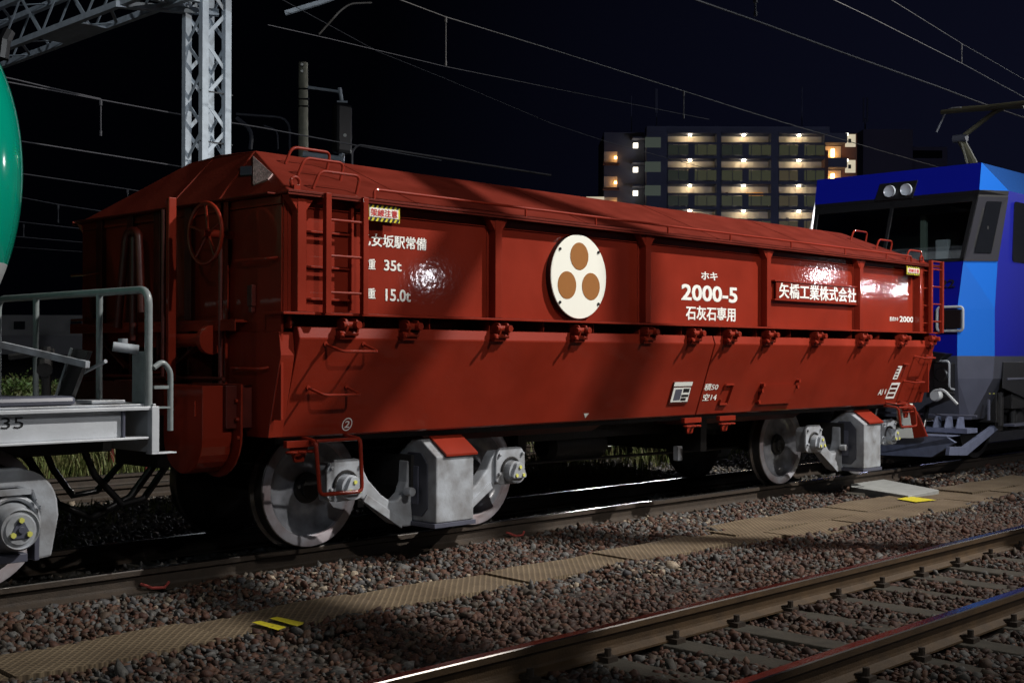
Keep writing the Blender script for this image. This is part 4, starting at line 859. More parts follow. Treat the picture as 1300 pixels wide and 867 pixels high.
cabm = mat('cab_lining', (.16, .20, .16), .7)
mb = MB(); mb.box(17.2, 17.25, 6.7, 9.3, 2.2, 3.45); lp(mb, 'cab_wall', cabm, 0)
for y in (7.15, 8.9):
    mb = MB(); mb.box(16.2, 16.32, y-.2, y+.2, 2.3, 3.0); lp(mb, 'cab_seat', mat('seat_cloth', (.10, .16, .13), .8), .05)
mb = MB(); mb.box(15.5, 15.95, 6.9, 9.1, 2.3, 2.62); lp(mb, 'control_desk', 'locogrey', .03)
for y0, y1, z0, z1, m in ((7.40, 7.58, 2.62, 2.95, 'tankwhite'), (7.72, 7.80, 2.62, 3.3, cabm), (8.35, 8.6, 2.62, 2.85, 'grey')):
    mb = MB(); mb.box(15.9, 15.98, y0, y1, z0, z1); lp(mb, 'cab_equipment', m, .01)
# forehead headlights
i5, i7 = LV[6], LV[7]
def fh(y, z, off=0): return (i5[1]+(i7[1]-i5[1])*(z-i5[0])/(i7[0]-i5[0])-off, y, z)
pA = onX(1112, 256, 15.58); pB = onX(1160, 252, 15.58); pC = onX(1166, 229, 15.6); pD = onX(1118, 234, 15.6)
mb = MB(); q = [fh(p[1], p[2], .02) for p in (pA, pB, pC, pD)]; mb.add(q+[(x+.03, y, z) for x, y, z in q], [(0, 1, 2, 3), (4, 7, 6, 5), (0, 4, 5, 1), (1, 5, 6, 2), (2, 6, 7, 3), (3, 7, 4, 0)]); lp(mb, 'headlight_housing', 'black', .004)
for px, py in ((1131, 243.5), (1152, 241.5)):
    p = onX(px, py, 15.56); mb = MB(); mb.lathe([(.001, .02), (.05, .012), (.078, -.01), (.082, .02), (.001, .03)], (p[0]-.045, p[1], p[2]), 'X', 24); lp(mb, 'headlight', 'lamp', 0, smooth=True)
# corner window on the near bevel
def bv(u, v, off=.012):  # near bevel between level 4 and 5
    f0 = Vector((a[1], a[2], a[0])); s0 = Vector((a[3], a[4], a[0])); f1 = Vector((c[1], c[2], c[0])); s1 = Vector((c[3], c[4], c[0]))
    p = f0.lerp(s0, u).lerp(f1.lerp(s1, u), v); return p+Vector((-.62, -.78, 0))*off
mb = MB(); mb.add([bv(0, 0), bv(1, 0), bv(1, .97), bv(0, .97)], [(0, 1, 2, 3)]); lp(mb, 'corner_frame', mat('corner_frame_paint', (.022, .022, .03), .6, spec=.15), 0)
mb = MB(); mb.add([bv(.25, .13, .02), bv(.75, .12, .02), bv(.8, .90, .02), bv(.3, .90, .02)], [(0, 1, 2, 3)]); lp(mb, 'corner_window', mat('dark_window', (.01, .011, .014), .05, coat=.6), 0)
M['dwin'] = bpy.data.materials['dark_window']
# side cab door window
for x0, x1 in ((16.02, 16.62), (17.1, 17.9)):
    mb = MB(); mb.prism(rounded([(x0, 2.62), (x1, 2.62), (x1, 3.40), (x0+.06, 3.40)], .06), 6.592, 6.60); lp(mb, 'side_window', 'dwin', 0)
mb = MB(); mb.box(16.0, 16.7, 6.594, 6.598, 1.42, 3.5); 
text('lettering', '22', 0, 1, 0, 1, 0, 'txtblack', lc, .02, M4=((15.192, 7.17, 2.27), (0, -.19, 0), (.002, 0, .10)))
text('lettering', '22', 0, 1, 0, 1, 0, 'paper', lc, .01, M4=((15.195, 7.22, 2.27), (0, -.001, 0), (.002, 0, .001)))
# step bracket frame on the front: rounded rectangle tube around a dark recess
def fr_tube(cy, cz, w, h, r=.018, x=15.14):
    pts = rounded([(cy-w/2, cz-h/2), (cy+w/2, cz-h/2), (cy+w/2, cz+h/2), (cy-w/2, cz+h/2)], .05, 5); return MB().tube([(x, p[0], p[1]) for p in pts], r, 8, closed=True)
lp(fr_tube(7.02, 1.87, .34, .30, .017), 'front_step_frame', 'tankwhite', 0, smooth=True)
mb = MB(); mb.box(15.15, 15.2, 6.88, 7.16, 1.75, 1.99); lp(mb, 'front_step', 'black', .01)
mb = MB(); mb.prism([(7.35, 1.48), (7.0, 1.43), (7.12, 1.34), (7.35, 1.36)], 15.0, 15.2, 'X'); lp(mb, 'lamp_shelf', 'black', .004)
# lower front: marker light with handrail, air cock, hoses
mb = MB(); mb.box(15.05, 15.22, 6.98, 7.2, .98, 1.32); mb.lathe([(.001, 0), (.09, 0), (.10, .05)], (15.03, 7.09, 1.17), 'X', 20); lp(mb, 'marker_lamp', 'black', .02, smooth=True)
mb = MB(); mb.tube(bend([(15.2, 7.20, 1.33), (15.08, 7.20, 1.34), (15.06, 6.99, 1.34), (15.06, 6.99, 1.0), (15.2, 6.99, .98)], .05), .014, 8); lp(mb, 'front_handrail', 'grey', 0, smooth=True)
p = onX(1189, 502, 14.75)
mb = MB(); mb.lathe([(.001, -.06), (.06, -.06), (.075, -.02), (.06, .05), (.001, .07)], (14.75, p[1], p[2]), 'X', 16); mb.tube(bend([(14.70, p[1], p[2]+.06), (14.68, p[1]-.12, p[2]+.08), (14.68, p[1]-.30, p[2]-.10)], .06), .018, 8); lp(mb, 'air_cock', 'tankwhite', 0, smooth=True)
mb = MB(); mb.tube([(15.2, p[1], .92), (14.9, p[1]+.02, .96), (14.72, p[1], .94)], .03, 10); mb.tube([(15.1, 7.3, .75), (14.9, 7.25, .5), (14.7, 7.3, .45), (14.5, 7.5, .6)], .03, 10); lp(mb, 'air_hose', 'black', 0, smooth=True)
mb = MB(); mb.box(14.55, 15.3, YW-.11, YW+.11, .77, .98); mb.prism(rounded([(14.62, YW-.16), (14.95, YW-.16), (14.95, YW+.16), (14.5, YW+.1)], .05), .76, .99, 'Z'); lp(mb, 'coupler', 'grime', .01)
# snow plough plate and step plates
mb = MB(); mb.add([(14.72, 7.95, .42), (14.72, 6.85, .40), (14.82, 6.80, .34), (14.85, 7.12, .14), (14.85, 7.95, .12), (14.78, 7.95, .42), (14.78, 6.85, .40), (14.88, 6.80, .34), (14.91, 7.12, .14), (14.91, 7.95, .12)], [(0, 1, 2, 3, 4), (5, 9, 8, 7, 6), (0, 5, 6, 1), (1, 6, 7, 2), (2, 7, 8, 3), (3, 8, 9, 4), (4, 9, 5, 0)])
mb.box(14.72, 15.1, 6.86, 9.1, .405, .42); mb.mirror(YW) if False else None; lp(mb, 'rail_guard', 'plow', .004)
mb = MB(); mb.add([onY(1205, 578, 6.75), onY(1228, 578, 6.75), onY(1267, 545, 6.75), onY(1262, 540, 6.75), onY(1225, 567, 6.75), onY(1206, 567, 6.75)]+[(q[0], q[1]+.05, q[2]) for q in [onY(1205, 578, 6.75), onY(1228, 578, 6.75), onY(1267, 545, 6.75), onY(1262, 540, 6.75), onY(1225, 567, 6.75), onY(1206, 567, 6.75)]],
       [(0, 1, 2, 3, 4, 5), (11, 10, 9, 8, 7, 6)]+[(i, (i+1) % 6, 6+(i+1) % 6, 6+i) for i in range(6)]); lp(mb, 'rail_guard', 'plow', .003)
mb = MB(); mb.box(15.05, 15.35, 6.75, 7.5, .44, .50); 
for y in (6.9, 7.05, 7.2): mb.prism([(15.08, .50), (15.32, .50), (15.28, .66), (15.16, .66)], y, y+.02)
lp(mb, 'footplate', 'plow', .004)
mb = MB(); mb.cyl((15.1, 6.65, .66), (15.1, 8.9, .66), .014, 8); mb.cyl((15.42, 6.64, .60), (15.42, 6.64, .86), .02, 8); lp(mb, 'lower_rail', 'locogrey2', 0)
# bogie and equipment on the near side
mb = MB(); mb.box(16.0, 20.5, 6.80, 7.0, .42, .72); mb.box(15.8, 16.0, 6.7, 7.0, .55, 1.0); mb.box(16.1, 17.2, 6.62, 6.9, .72, 1.12); mb.cyl((16.5, 6.68, .56), (16.5, 6.9, .56), .12, 16)
for x in (15.9, 16.3, 16.9): mb.cyl((x, 6.7, .5), (x, 6.7, .95), .045, 12)
lp(mb, 'bogie', 'grime', .01)
for x in (16.75, 19.25, 27, 29.5):
    for sy in (-1, 1): lp(MB().lathe([(.001, .02), (.12, .0), (.2, .09), (.45, .06), (.48, .0), (.55, .0), (.56, .09), (.585, .1), (.58, .13), (.001, .13)], (x, YW+sy*.62, .56) if sy < 0 else (x, YW+.49, .56), 'Y', 48), 'wheel', 'grime', 0, smooth=True)
mb = MB(); mb.box(15.85, 16.9, 6.58, 6.72, 1.10, 1.125); mb.box(16.0, 17.2, 6.55, 6.7, .50, .53); lp(mb, 'cab_step', 'locogrey2', .003)
mb = MB(); mb.prism([(15.75, 1.33), (16.7, 1.33), (16.7, .80), (15.72, 1.0)], 6.592, 6.605); lp(mb, 'wheel_arch', 'black', .004)
text('lettering', 'ﾛﾛﾛ' if False else '- -', 0, 1, 0, 1, 0, 'bolt', lc, .0, M4=((15.465, 6.655, .93), (.06, -.045, 0), (0, 0, .006)))
# white and red wheel-stop stand between wagon and locomotive
wsx = 14.25
mb = MB(); mb.prism([(7.12, .40), (7.45, .40), (7.45, .70), (7.16, .78)], wsx, wsx+.12, 'X'); mb2 = thing('wedge_stand', (wsx, 7.2, .40), 'white and red wedge-shaped bracket above the blue-grey rail guard', 'bracket')
def attach(mbx, name, m, par, bevel=.003):
    o = mbx.build(name, m, par, bevel); return o
p0 = onX(1138, 518, 14.6); p1 = onX(1138, 556, 14.6); p2 = onX(1160, 556, 14.6); p3 = onX(1152, 512, 14.6)
mb = MB(); mb.add([p1, p2, p3, p0]+[(q[0]+.14, q[1], q[2]) for q in (p1, p2, p3, p0)], [(0, 1, 2, 3), (4, 7, 6, 5), (0, 4, 5, 1), (1, 5, 6, 2), (2, 6, 7, 3), (3, 7, 4, 0)]); attach(mb, 'white_block', 'whitep', mb2)
p4 = onX(1176, 554, 14.58); p5 = onX(1164, 524, 14.58)
mb = MB(); mb.add([p2, p4, p5, p3]+[(q[0]+.05, q[1], q[2]) for q in (p2, p4, p5, p3)], [(0, 1, 2, 3), (4, 7, 6, 5), (0, 4, 5, 1), (1, 5, 6, 2), (2, 6, 7, 3), (3, 7, 4, 0)]); attach(mb, 'red_plate', 'red', mb2)
# pantograph
def lpt(pts, r, name='pantograph_arm', m='pantob', n=8): mb = MB(); mb.tube(pts, r, n); return lp(mb, name, m, 0, smooth=True)
Xp = 17.8
k0 = onX(1219, 176, Xp); k1 = onX(1236, 208, Xp+.3); h0 = onX(1195, 143, Xp-.2); h1 = onX(1300, 131, Xp-.2); h2 = onX(1345, 126, Xp-.2)
lpt([k1, k0], .06); lpt([onX(1228, 208, Xp), k0], .018)
lpt([k0, onX(1262, 143, Xp), onX(1275, 137, Xp)], .035); lpt([h0, h1, h2], .035, 'pantograph_head'); lpt([onX(1212, 140, Xp), onX(1300, 134, Xp)], .045, 'pantograph_head')
lpt(bend([onX(1220, 137, Xp-.2), onX(1203, 138, Xp-.2), onX(1189, 168, Xp-.2)], .3), .014, 'pantograph_horn', 'grey')
mb = MB(); mb.cyl((Xp, k0[1]-.10, k0[2]), (Xp, k0[1]+.10, k0[2]), .06, 12); lp(mb, 'pantograph_knuckle', 'locogrey', 0, smooth=True)
mb = MB(); mb.box(16.8, 19.5, YW-.9, YW+.9, 3.88, 3.95); lp(mb, 'roof_equipment', 'locogrey', .01)
# ================================================================ OVERHEAD STRUCTURES
# lattice portal: far mast, near mast, transverse box truss
def lattice(mb, p0, p1, w, d, nx, ang=.05, u=(1, 0, 0), v=(0, 1, 0)):
    p0, p1 = Vector(p0), Vector(p1); u, v = Vector(u), Vector(v)
    cs = [(-w/2, -d/2), (w/2, -d/2), (w/2, d/2), (-w/2, d/2)]
    for a_, b_ in cs: mb.bar(p0+u*a_+v*b_, p1+u*a_+v*b_, ang, ang)
    for i in range(4):
        c0, c1 = cs[i], cs[(i+1) % 4]; off = (u if i % 2 == 0 else v)
        for k in range(nx):
            ta, tb_ = k/nx, (k+1)/nx; A = p0.lerp(p1, ta), p0.lerp(p1, tb_)
            s0, s1 = (c0, c1) if k % 2 == 0 else (c1, c0)
            mb.bar(A[0]+u*s0[0]+v*s0[1], A[1]+u*s1[0]+v*s1[1], ang*.55, .012, up=(v if i % 2 == 0 else u))
X0P = 10.35
port = thing('lattice_gantry', (10.95, 17.5, GZ), 'pale grey steel lattice gantry mast and beam spanning above the tracks', 'gantry')
def gp(mb, name, m='galv', bevel=0): return mb.build(name, m, port, bevel)
mb = MB(); lattice(mb, (10.98, 17.55, GZ), (10.98, 17.55, 9.2), .42, .50, 20, .11); gp(mb, 'mast')
mb = MB(); mb.box(10.6, 11.4, 17.1, 18.0, GZ, GZ+.3); gp(mb, 'mast_base', 'conc')
mb = MB(); lattice(mb, (10.15, 30, 7.35), (10.15, 17.0, 7.35), .55, .80, 16, .10, u=(1, 0, 0), v=(0, 0, 1)); gp(mb, 'beam')
mb = MB(); mb.box(10.24, 10.36, -3.0, 17.0, 7.16, 7.48); mb.box(10.20, 10.40, -3.0, 17.0, 7.48, 7.495); gp(mb, 'shade_girder')  # unseen girder, sized and placed to cast the diagonal shadow on the wagon
mb = MB(); lattice(mb, (9.9, 17.55, 7.30), (10.8, 17.55, 7.30), .4, .6, 2, .10, u=(0, 1, 0), v=(0, 0, 1)); mb.bar((9.8, 18.3, 6.92), (11.2, 17.55, 6.92), .12, .1); gp(mb, 'beam_bracket')
mb = MB(); mb.add([(9.88, 21.2, 6.93), (10.42, 21.2, 6.93), (10.42, 19.7, 6.93), (9.88, 19.7, 6.93), (9.88, 21.2, 6.90), (10.42, 21.2, 6.90), (10.42, 19.7, 6.90), (9.88, 19.7, 6.90)], [(0, 1, 2, 3), (4, 7, 6, 5), (0, 4, 5, 1), (1, 5, 6, 2), (2, 6, 7, 3), (3, 7, 4, 0)]); gp(mb, 'gusset_or_glint_plate')
mb = MB(); lattice(mb, (10.15, -3.0, GZ), (10.15, -3.0, 7.8), .42, .5, 16, .10); gp(mb, 'mast')
mb = MB(); lattice(mb, (10.15, 30, GZ), (10.15, 30, 7.8), .42, .5, 16, .10); gp(mb, 'mast')
mb = MB()
for z in (5.55, 4.75, 4.2): mb.box(10.70, 11.30, 17.28, 17.30, z, z+.02)
mb.tube([(11.2, 17.27, 7.0), (11.2, 17.27, 5.2), (11.16, 17.27, 3.0)], .012, 6); gp(mb, 'cable_run', 'black')
# dark bracket arm on the beam left
tag(MB().tube([onY(12, 40, 19.5), onY(6, 52, 19.5), onY(3, 75, 19.5)], .10, 8).build('insulator_arm', 'black'), 'dark bracket arm hanging under the gantry beam at upper left', 'insulator arm')
# single steel pole near the camera side (out of the frame, shades the wagon)
npo = MB(); npo.tube([(12.94, .9, GZ), (12.94, .9, 10.6)], [.20, .15], 20)
tag(npo.build('overhead_line_pole', 'polec', smooth=True), 'round concrete overhead line pole beside the near track, outside the picture to the right', 'pole')
# concrete pole behind the wagon with bracket arm and signal
def wpt(px, py, w):  # point at forward distance w
    d = ray(px, py); return (d[0]*w, d[1]*w, H+d[2]*w)
cp = thing('concrete_pole', wpt(385, 449, 40)[:2]+(GZ,), 'round concrete pole with a bracket arm rising behind the hopper wagon roof', 'pole')
b0 = wpt(385, 449, 40); top = wpt(385, 80, 40)
mb = MB(); mb.tube([(b0[0], b0[1], GZ), top], [.19, .15], 16); mb.build('shaft', 'polec', cp, smooth=True)
mb = MB(); mb.tube([wpt(391, 111, 39.8), wpt(433, 117, 39.8)], .045, 8); mb.tube([wpt(431, 112, 39.8), wpt(434, 129, 39.8)], .06, 8); mb.tube([wpt(428, 129, 39.8), wpt(441, 129.5, 39.8)], .03, 6); mb.build('bracket_arm', 'galv', cp)
mb = MB()
for y in (113, 126, 135): mb.tube([wpt(378, y, 39.9), wpt(392, y, 39.8)], .03, 6)
mb.build('clamp_band', 'black', cp)
mb = MB()
for y in (82, 90.5): mb.cyl(wpt(383.5, y, 39.79), wpt(383.5, y, 39.70), .045, 10)
mb.build('reflector', 'paper', cp)
sg = thing('railway_signal', wpt(436, 449, 36)[:2]+(GZ,), 'black railway signal head in silhouette right of the concrete pole', 'signal')
mb = MB(); c0 = wpt(434, 165, 36); mb.box(c0[0]-.30, c0[0]+.30, c0[1]-.15, c0[1]+.15, c0[2]-.7, c0[2]+.75); mb.build('signal_head', 'black', sg, .1)
mb = MB(); c1 = wpt(437, 449, 36); mb.tube([(c0[0], c0[1], GZ), (c0[0], c0[1], c0[2]-.7)], .08, 10); mb.build('signal_post', 'black', sg)
mb = MB(); p = wpt(438, 172, 35.7); mb.cyl(p, wpt(438, 172, 35.6), .05, 10); mb.build('signal_lens', 'paper', sg)
mb = MB(); mb.tube([wpt(385, 196, 36), wpt(437, 203, 36)], .09, 8); mb.tube([wpt(433, 200, 36), wpt(434, 195, 36)], .09, 6); mb.build('signal_bracket', 'galv', sg)
# dim basket-type signal/lamp hoods left of pole
tag(MB().tube(bend([wpt(318, 190, 40), wpt(320, 166, 40), wpt(300, 150, 40)], .3), .07, 6).tube(bend([wpt(368, 190, 40), wpt(368, 150, 40), wpt(300, 145, 40)], .8), .04, 6).tube(bend([wpt(353, 190, 40), wpt(352, 165, 40), wpt(335, 160, 40)], .4), .03, 6).build('pole_bracket', 'locogrey'), 'dim curved steel bracket behind the wagon between mast and pole', 'bracket')
# small tubular davit of the roof beyond
tag(MB().tube(bend([wpt(447, 215, 22), wpt(447, 192, 22), wpt(455, 184, 22), wpt(700, 223, 22)], .2), .02, 6).build('overhead_wire', 'wire2'), 'thin cable starting at a short upright right of the signal head', 'wire', 'overhead line wires')

WN = [0]
def wire(pts, Y, r, m, label, hang=()):
    P = []
    for (x, y) in pts: P.append(onY(x, y, Y))
    root = thing('overhead_wire', P[0], label, 'wire', 'overhead line wires')
    mb = MB(); mb.tube(P, r, 6); mb.build('conductor', m, root)
    for (x, y0, y1) in hang:
        q0, q1 = onY(x, y0, Y), onY(x, y1, Y); mb = MB(); mb.tube([q0, q1], r*.9, 6); mb.cyl(q0, (q0[0], q0[1], q0[2]-.09), r*2.0, 6); mb.cyl(q1, (q1[0], q1[1], q1[2]+.08), r*1.6, 6); mb.build('dropper', m, root)
wire([(440, -25), (510, 1), (566, 22), (700, 63), (830, 104), (868, 116), (940, 139), (1012, 161), (1200, 215)], 14.5, .010, 'wire', 'catenary wire crossing the sky from top centre down to the apartment roof', [(566, 22, 84), (868, 116, 151)])
wire([(340, -40), (420, 62), (450, 63), (566, 86), (700, 113), (960, 161)][0:0]+[(340, 32), (420, 50), (566, 85), (700, 112), (900, 152)], 14.5, .006, 'wire2', 'faint contact wire under the catenary in the middle of the sky')
wire([(340, -10), (480, 66), (560, 98), (700, 157), (770, 180), (900, 215)], 17, .006, 'wire2', 'faint feeder wire running from the top left bracket towards the apartment block')
wire([(850, -14), (885, 1), (960, 27), (1080, 71), (1190, 110), (1240, 129), (1330, 160)], 11.5, .018, 'wire2', 'thick dark feeder cable at upper right above the locomotive', [(959, -3, 21)])
wire([(1020, -20), (1060, 1), (1100, 20), (1223, 82), (1300, 124), (1380, 165)], 8.0, .0065, 'wire', 'bright contact wire above the locomotive pantograph')
wire([(1090, -28), (1131, 0), (1223, 57), (1300, 101), (1380, 146)], 8.0, .005, 'wire', 'upper catenary wire at the top right corner', [(1221, 56, 80)])
wire([(-60, 92), (18, 106), (128, 127), (225, 145), (330, 162), (480, 190), (560, 204)], 17.9, .012, 'wire2', 'uppermost catenary wire between green tank and lattice mast', [(128, 127, 173)])
wire([(-60, 84), (18, 101), (60, 111), (128, 126)], 17.9, .012, 'wire2', 'short splice wire just above the uppermost left catenary wire')
wire([(-60, 163), (30, 180), (225, 211), (330, 227)], 17.9, .011, 'wire2', 'second wire between green tank and lattice mast')
wire([(-60, 205), (30, 221), (160, 240), (260, 256)], 22, .011, 'wire2', 'third wire left of the mast, ending behind the wagon roof', [(162, 240, 256)])
wire([(-60, 237), (28, 251), (75, 260), (140, 270), (200, 279)], 26, .012, 'wire2', 'fourth wire left of the mast above the wagon eave', [(74, 260, 283)])
wire([(-60, 273), (28, 282), (108, 291), (200, 300)], 30, .012, 'wire2', 'fifth wire at the left beside the wagon end')
wire([(-60, 293), (28, 301), (108, 308), (200, 316)], 34, .013, 'wire2', 'lowest bright wire at the left beside the wagon end', [(30, 285, 301)])
wire([(-60, 308), (22, 314), (108, 320), (200, 326)], 40, .012, 'wire2', 'faint lowest wire at the left edge behind the tank')
# registration arm top centre-left
tag(MB().tube([wpt(362, 17, 21), wpt(405, 4, 21), wpt(450, -12, 21)], .045, 8).build('registration_arm', 'galv'), 'pale pipe arm entering at the top edge right of the mast', 'registration arm')
tag(MB().tube(bend([wpt(405, 44, 20.5), wpt(432, 14, 20.5), wpt(445, 5, 20.5), wpt(472, 4, 20.5)], .6), .016, 8).build('registration_arm', 'wire'), 'curved thin steady arm below the top edge right of the mast', 'registration arm')

# ================================================================ BACKGROUND
RZ = TH - math.pi/2
def bthing(name, px, w, label, cat, group=None):
    d = ray(px, 449); o = thing(name, (d[0]*w, d[1]*w, GZ), label, cat, group); o.rotation_euler = (0, 0, RZ); o['_w'] = w; o['_px'] = px; return o
def bx3(root, mb, px0, px1, py0, py1, d0, d1, mi=0):
    w = root['_w']; c = root['_px']; x0 = (px0-c)*w/F; x1 = (px1-c)*w/F; z1 = H+(CY-py0)*w/F-GZ; z0 = H+(CY-py1)*w/F-GZ
    mb.box(x0, x1, d0, d1, z0, z1, mi)
def bbuild(mb, name, m, root, bevel=0):
    o = mb.build(name, m, None, bevel); o.parent = root; return o
M['bdark'] = mat('dark_blue_grey_wall', (.09, .095, .13), .85, var=.15, vscale=.6)
M['bcream'] = mat('cream_wall', (.55, .47, .36), .8)
M['bglass'] = mat('glowing_greenish_parapet', (.07, .085, .055), .25, emis=(.30, .30, .16), estr=.10)  # parapet glass given a faint glow of its own, no lamp in it
M['bglass2'] = mat('dim_glowing_parapet', (.05, .06, .05), .25, emis=(.22, .26, .18), estr=.06); M['bglass3'] = mat('warm_glowing_parapet', (.08, .07, .05), .25, emis=(.40, .33, .18), estr=.11)  # variants of the same added parapet glow
M['bbrown'] = mat('brown_tile_wall', (.16, .075, .055), .8)
M['em_w'] = mat('white_lamp', (1, 1, 1), .5, emis=(1, .84, .58), estr=85); M['em_s'] = mat('bulkhead_lamp', (1, 1, 1), .5, emis=(1, .92, .75), estr=3)
M['em_o'] = mat('orange_lamp', (1, 1, 1), .5, emis=(1, .50, .16), estr=14)
M['win_o'] = mat('orange_lit_window', (.4, .2, .05), .4, emis=(1, .42, .06), estr=.55)
M['win_w'] = mat('pale_lit_window', (.4, .4, .35), .4, emis=(1, .86, .6), estr=.55)
M['win_g'] = mat('dim_greenish_window', (.1, .12, .1), .3, emis=(.5, .6, .45), estr=.07)
del M['wire2']; M['wire2'] = bpy.data.materials['weathered_cable']
ap = bthing('apartment_block', 948, 144, 'apartment block with rows of lit balconies on the horizon', 'building')
mb = MB(); bx3(ap, mb, 845, 1052, 163, 452, 1.8, 14); bbuild(mb, 'wall', 'bdark', ap)
cols_ = [(847, 909), (915, 978), (988, 1046)]
mb = MB()
for a_, b_ in ((820, 847), (909, 915), (978, 988)): bx3(ap, mb, a_, b_, 163, 452, 0, 1.8)
bx3(ap, mb, 820, 1052, 160, 172 - 4, -.1, 1.8); bbuild(mb, 'pillar', 'bdark', ap)
for r_ in range(8):
    yl = 172+32.2*r_
    for ci, (a_, b_) in enumerate(cols_):
        m_ = (a_+b_)/2-2
        f_ = MB(); bx3(ap, f_, a_, b_, yl-2, yl+10.5, 1.45, 1.79); bbuild(f_, 'corridor_wall', 'bcream', ap)
        mb = MB(); bx3(ap, mb, a_-.5, b_+.5, yl-6.5, yl-3.2, -.25, 1.44); bbuild(mb, 'floor_slab', 'bdark', ap)
        mb = MB(); bx3(ap, mb, a_, b_, yl+8.2, yl+11, -.15, .0)
        for q in (0, .22, .44, .6, .8, 1): bx3(ap, mb, a_+(b_-a_)*q-.35, a_+(b_-a_)*q+.35, yl+11, yl+25.8, -.15, -.05)
        bx3(ap, mb, m_-3, m_+5, yl+11, yl+25.8, -.12, -.02); bbuild(mb, 'parapet_frame', 'bdark', ap)
        mb = MB(); bx3(ap, mb, a_, m_-3, yl+11.5, yl+24, -.08, -.04); bbuild(mb, 'parapet', random.choice(['bglass', 'bglass2', 'bglass3']), ap); mb = MB(); bx3(ap, mb, m_+5, b_, yl+11.5, yl+24, -.08, -.04); bbuild(mb, 'parapet', random.choice(['bglass', 'bglass', 'bglass2', 'bglass3']), ap)
        if random.random() < .5: mb = MB(); q_ = a_+random.random()*(b_-a_-8); bx3(ap, mb, q_, q_+random.uniform(3, 7), yl+5, yl+10.4, 1.40, 1.44); bbuild(mb, 'corridor_item', random.choice(['bdark', 'bbrown', 'bglass']), ap)
        mb = MB(); bx3(ap, mb, m_-3, m_+7, yl+.5, yl+10.4, 1.38, 1.44); bbuild(mb, 'door', mat('door_paint', (.42, .33, .24), .6) if r_+ci == 0 else bpy.data.materials['door_paint'], ap)
        if r_ < 5:
            mb = MB(); bx3(ap, mb, m_-1.6, m_+1.6, yl-2.9, yl-1.5, .45, .75); bbuild(mb, 'corridor_lamp', 'em_w', ap)
mb = MB(); bx3(ap, mb, 949, 971, 242, 252.5, 1.30, 1.37); bbuild(mb, 'lit_window', 'win_o', ap)
# left wing
mb = MB(); bx3(ap, mb, 768, 820, 163, 452, 2.5, 12); bbuild(mb, 'wing', 'bdark', ap)
for yl in (182, 213, 243):
    mb = MB(); bx3(ap, mb, 803, 838, yl-10, yl-8, .6, 2.4); bbuild(mb, 'floor_slab', 'bdark', ap)
    mb = MB(); bx3(ap, mb, 818, 838, yl-8, yl+5, -.06, -.01); bbuild(mb, 'window', 'win_g', ap)
    mb = MB(); bx3(ap, mb, 804.5, 810.5, yl-3, yl+3, 1.2, 1.6); bbuild(mb, 'wing_lamp', 'em_s', ap)
for yl in (197, 229, 256):
    mb = MB(); bx3(ap, mb, 768, 785, yl-9, yl+7, 2.40, 2.45); bbuild(mb, 'stair_panel', 'bcream', ap)
    mb = MB(); bx3(ap, mb, 781, 784, yl-2, yl+1, 1.9, 2.1); bbuild(mb, 'stair_lamp', 'em_o', ap)
    mb = MB(); bx3(ap, mb, 766, 787, yl+7, yl+9, 1.2, 2.49); bbuild(mb, 'floor_slab', 'bbrown', ap)
mb = MB(); bx3(ap, mb, 745, 768, 247, 254, 1.9, 2.3); bbuild(mb, 'canopy_light_box', 'win_w', ap)
# right stair wing
mb = MB(); bx3(ap, mb, 1052, 1095, 163, 452, 2.6, 12); bx3(ap, mb, 1046, 1050, 190, 452, -.2, 1.8); bbuild(mb, 'stair_wing', 'bbrown', ap)
for yl in (188, 219.5, 251):
    mb = MB(); bx3(ap, mb, 1048, 1074, yl-8, yl+9, 2.5, 2.55); bbuild(mb, 'stair_panel', 'bcream', ap)
    mb = MB(); bx3(ap, mb, 1059.5, 1063.5, yl-3, yl+7, 1.7, 2.0); bbuild(mb, 'stair_lamp', 'em_o', ap)
    mb = MB(); bx3(ap, mb, 1047, 1076, yl-21, yl-9, .4, 2.5); bbuild(mb, 'stair_parapet', 'bdark', ap)
for yl in (174, 207):
    mb = MB(); bx3(ap, mb, 1076, 1089, yl-7, yl+9, 1.2, 1.35); bbuild(mb, 'lit_window', 'win_w', ap)
    mb = MB(); bx3(ap, mb, 1074.5, 1078, yl-7.5, yl-4.5, .6, .9); bbuild(mb, 'wing_lamp', 'em_s', ap)
    mb = MB(); bx3(ap, mb, 1079.5, 1083, yl-1, yl+4, 1.10, 1.19); bbuild(mb, 'window_box', 'black', ap)
mb = MB()
for px, y0, y1 in ((839, 101, 163), (806, 110, 163), (1030, 97, 163)): bx3(ap, mb, px-.5, px+.5, y0, y1, 5, 5.1)
bx3(ap, mb, 837, 840.5, 101, 132, 4.9, 5.2); bbuild(mb, 'antenna', 'bdark', ap)
dk = bthing('apartment_block', 1155, 165, 'unlit dark apartment block right of the lit one, behind the locomotive', 'building')
mb = MB(); bx3(dk, mb, 1095, 1158, 163, 452, 0, 14); bx3(dk, mb, 1158, 1212, 180, 452, 3, 14); bbuild(mb, 'wall', mat('unlit_wall', (.10, .09, .13), .9, emis=(.35, .38, .75), estr=.0), dk)
mb = MB()
for y in range(185, 300, 30): bx3(dk, mb, 1160, 1205, y, y+10, 2.9, 2.99)
bbuild(mb, 'window', 'win_g' if False else 'dwin', dk)
mb = MB()
for px in (1109, 1114): bx3(dk, mb, px-.7, px+.7, 113, 145, 5, 5.2)
bx3(dk, mb, 1110.6, 1112, 140, 163, 5, 5.2); bbuild(mb, 'antenna', 'bdark', dk)
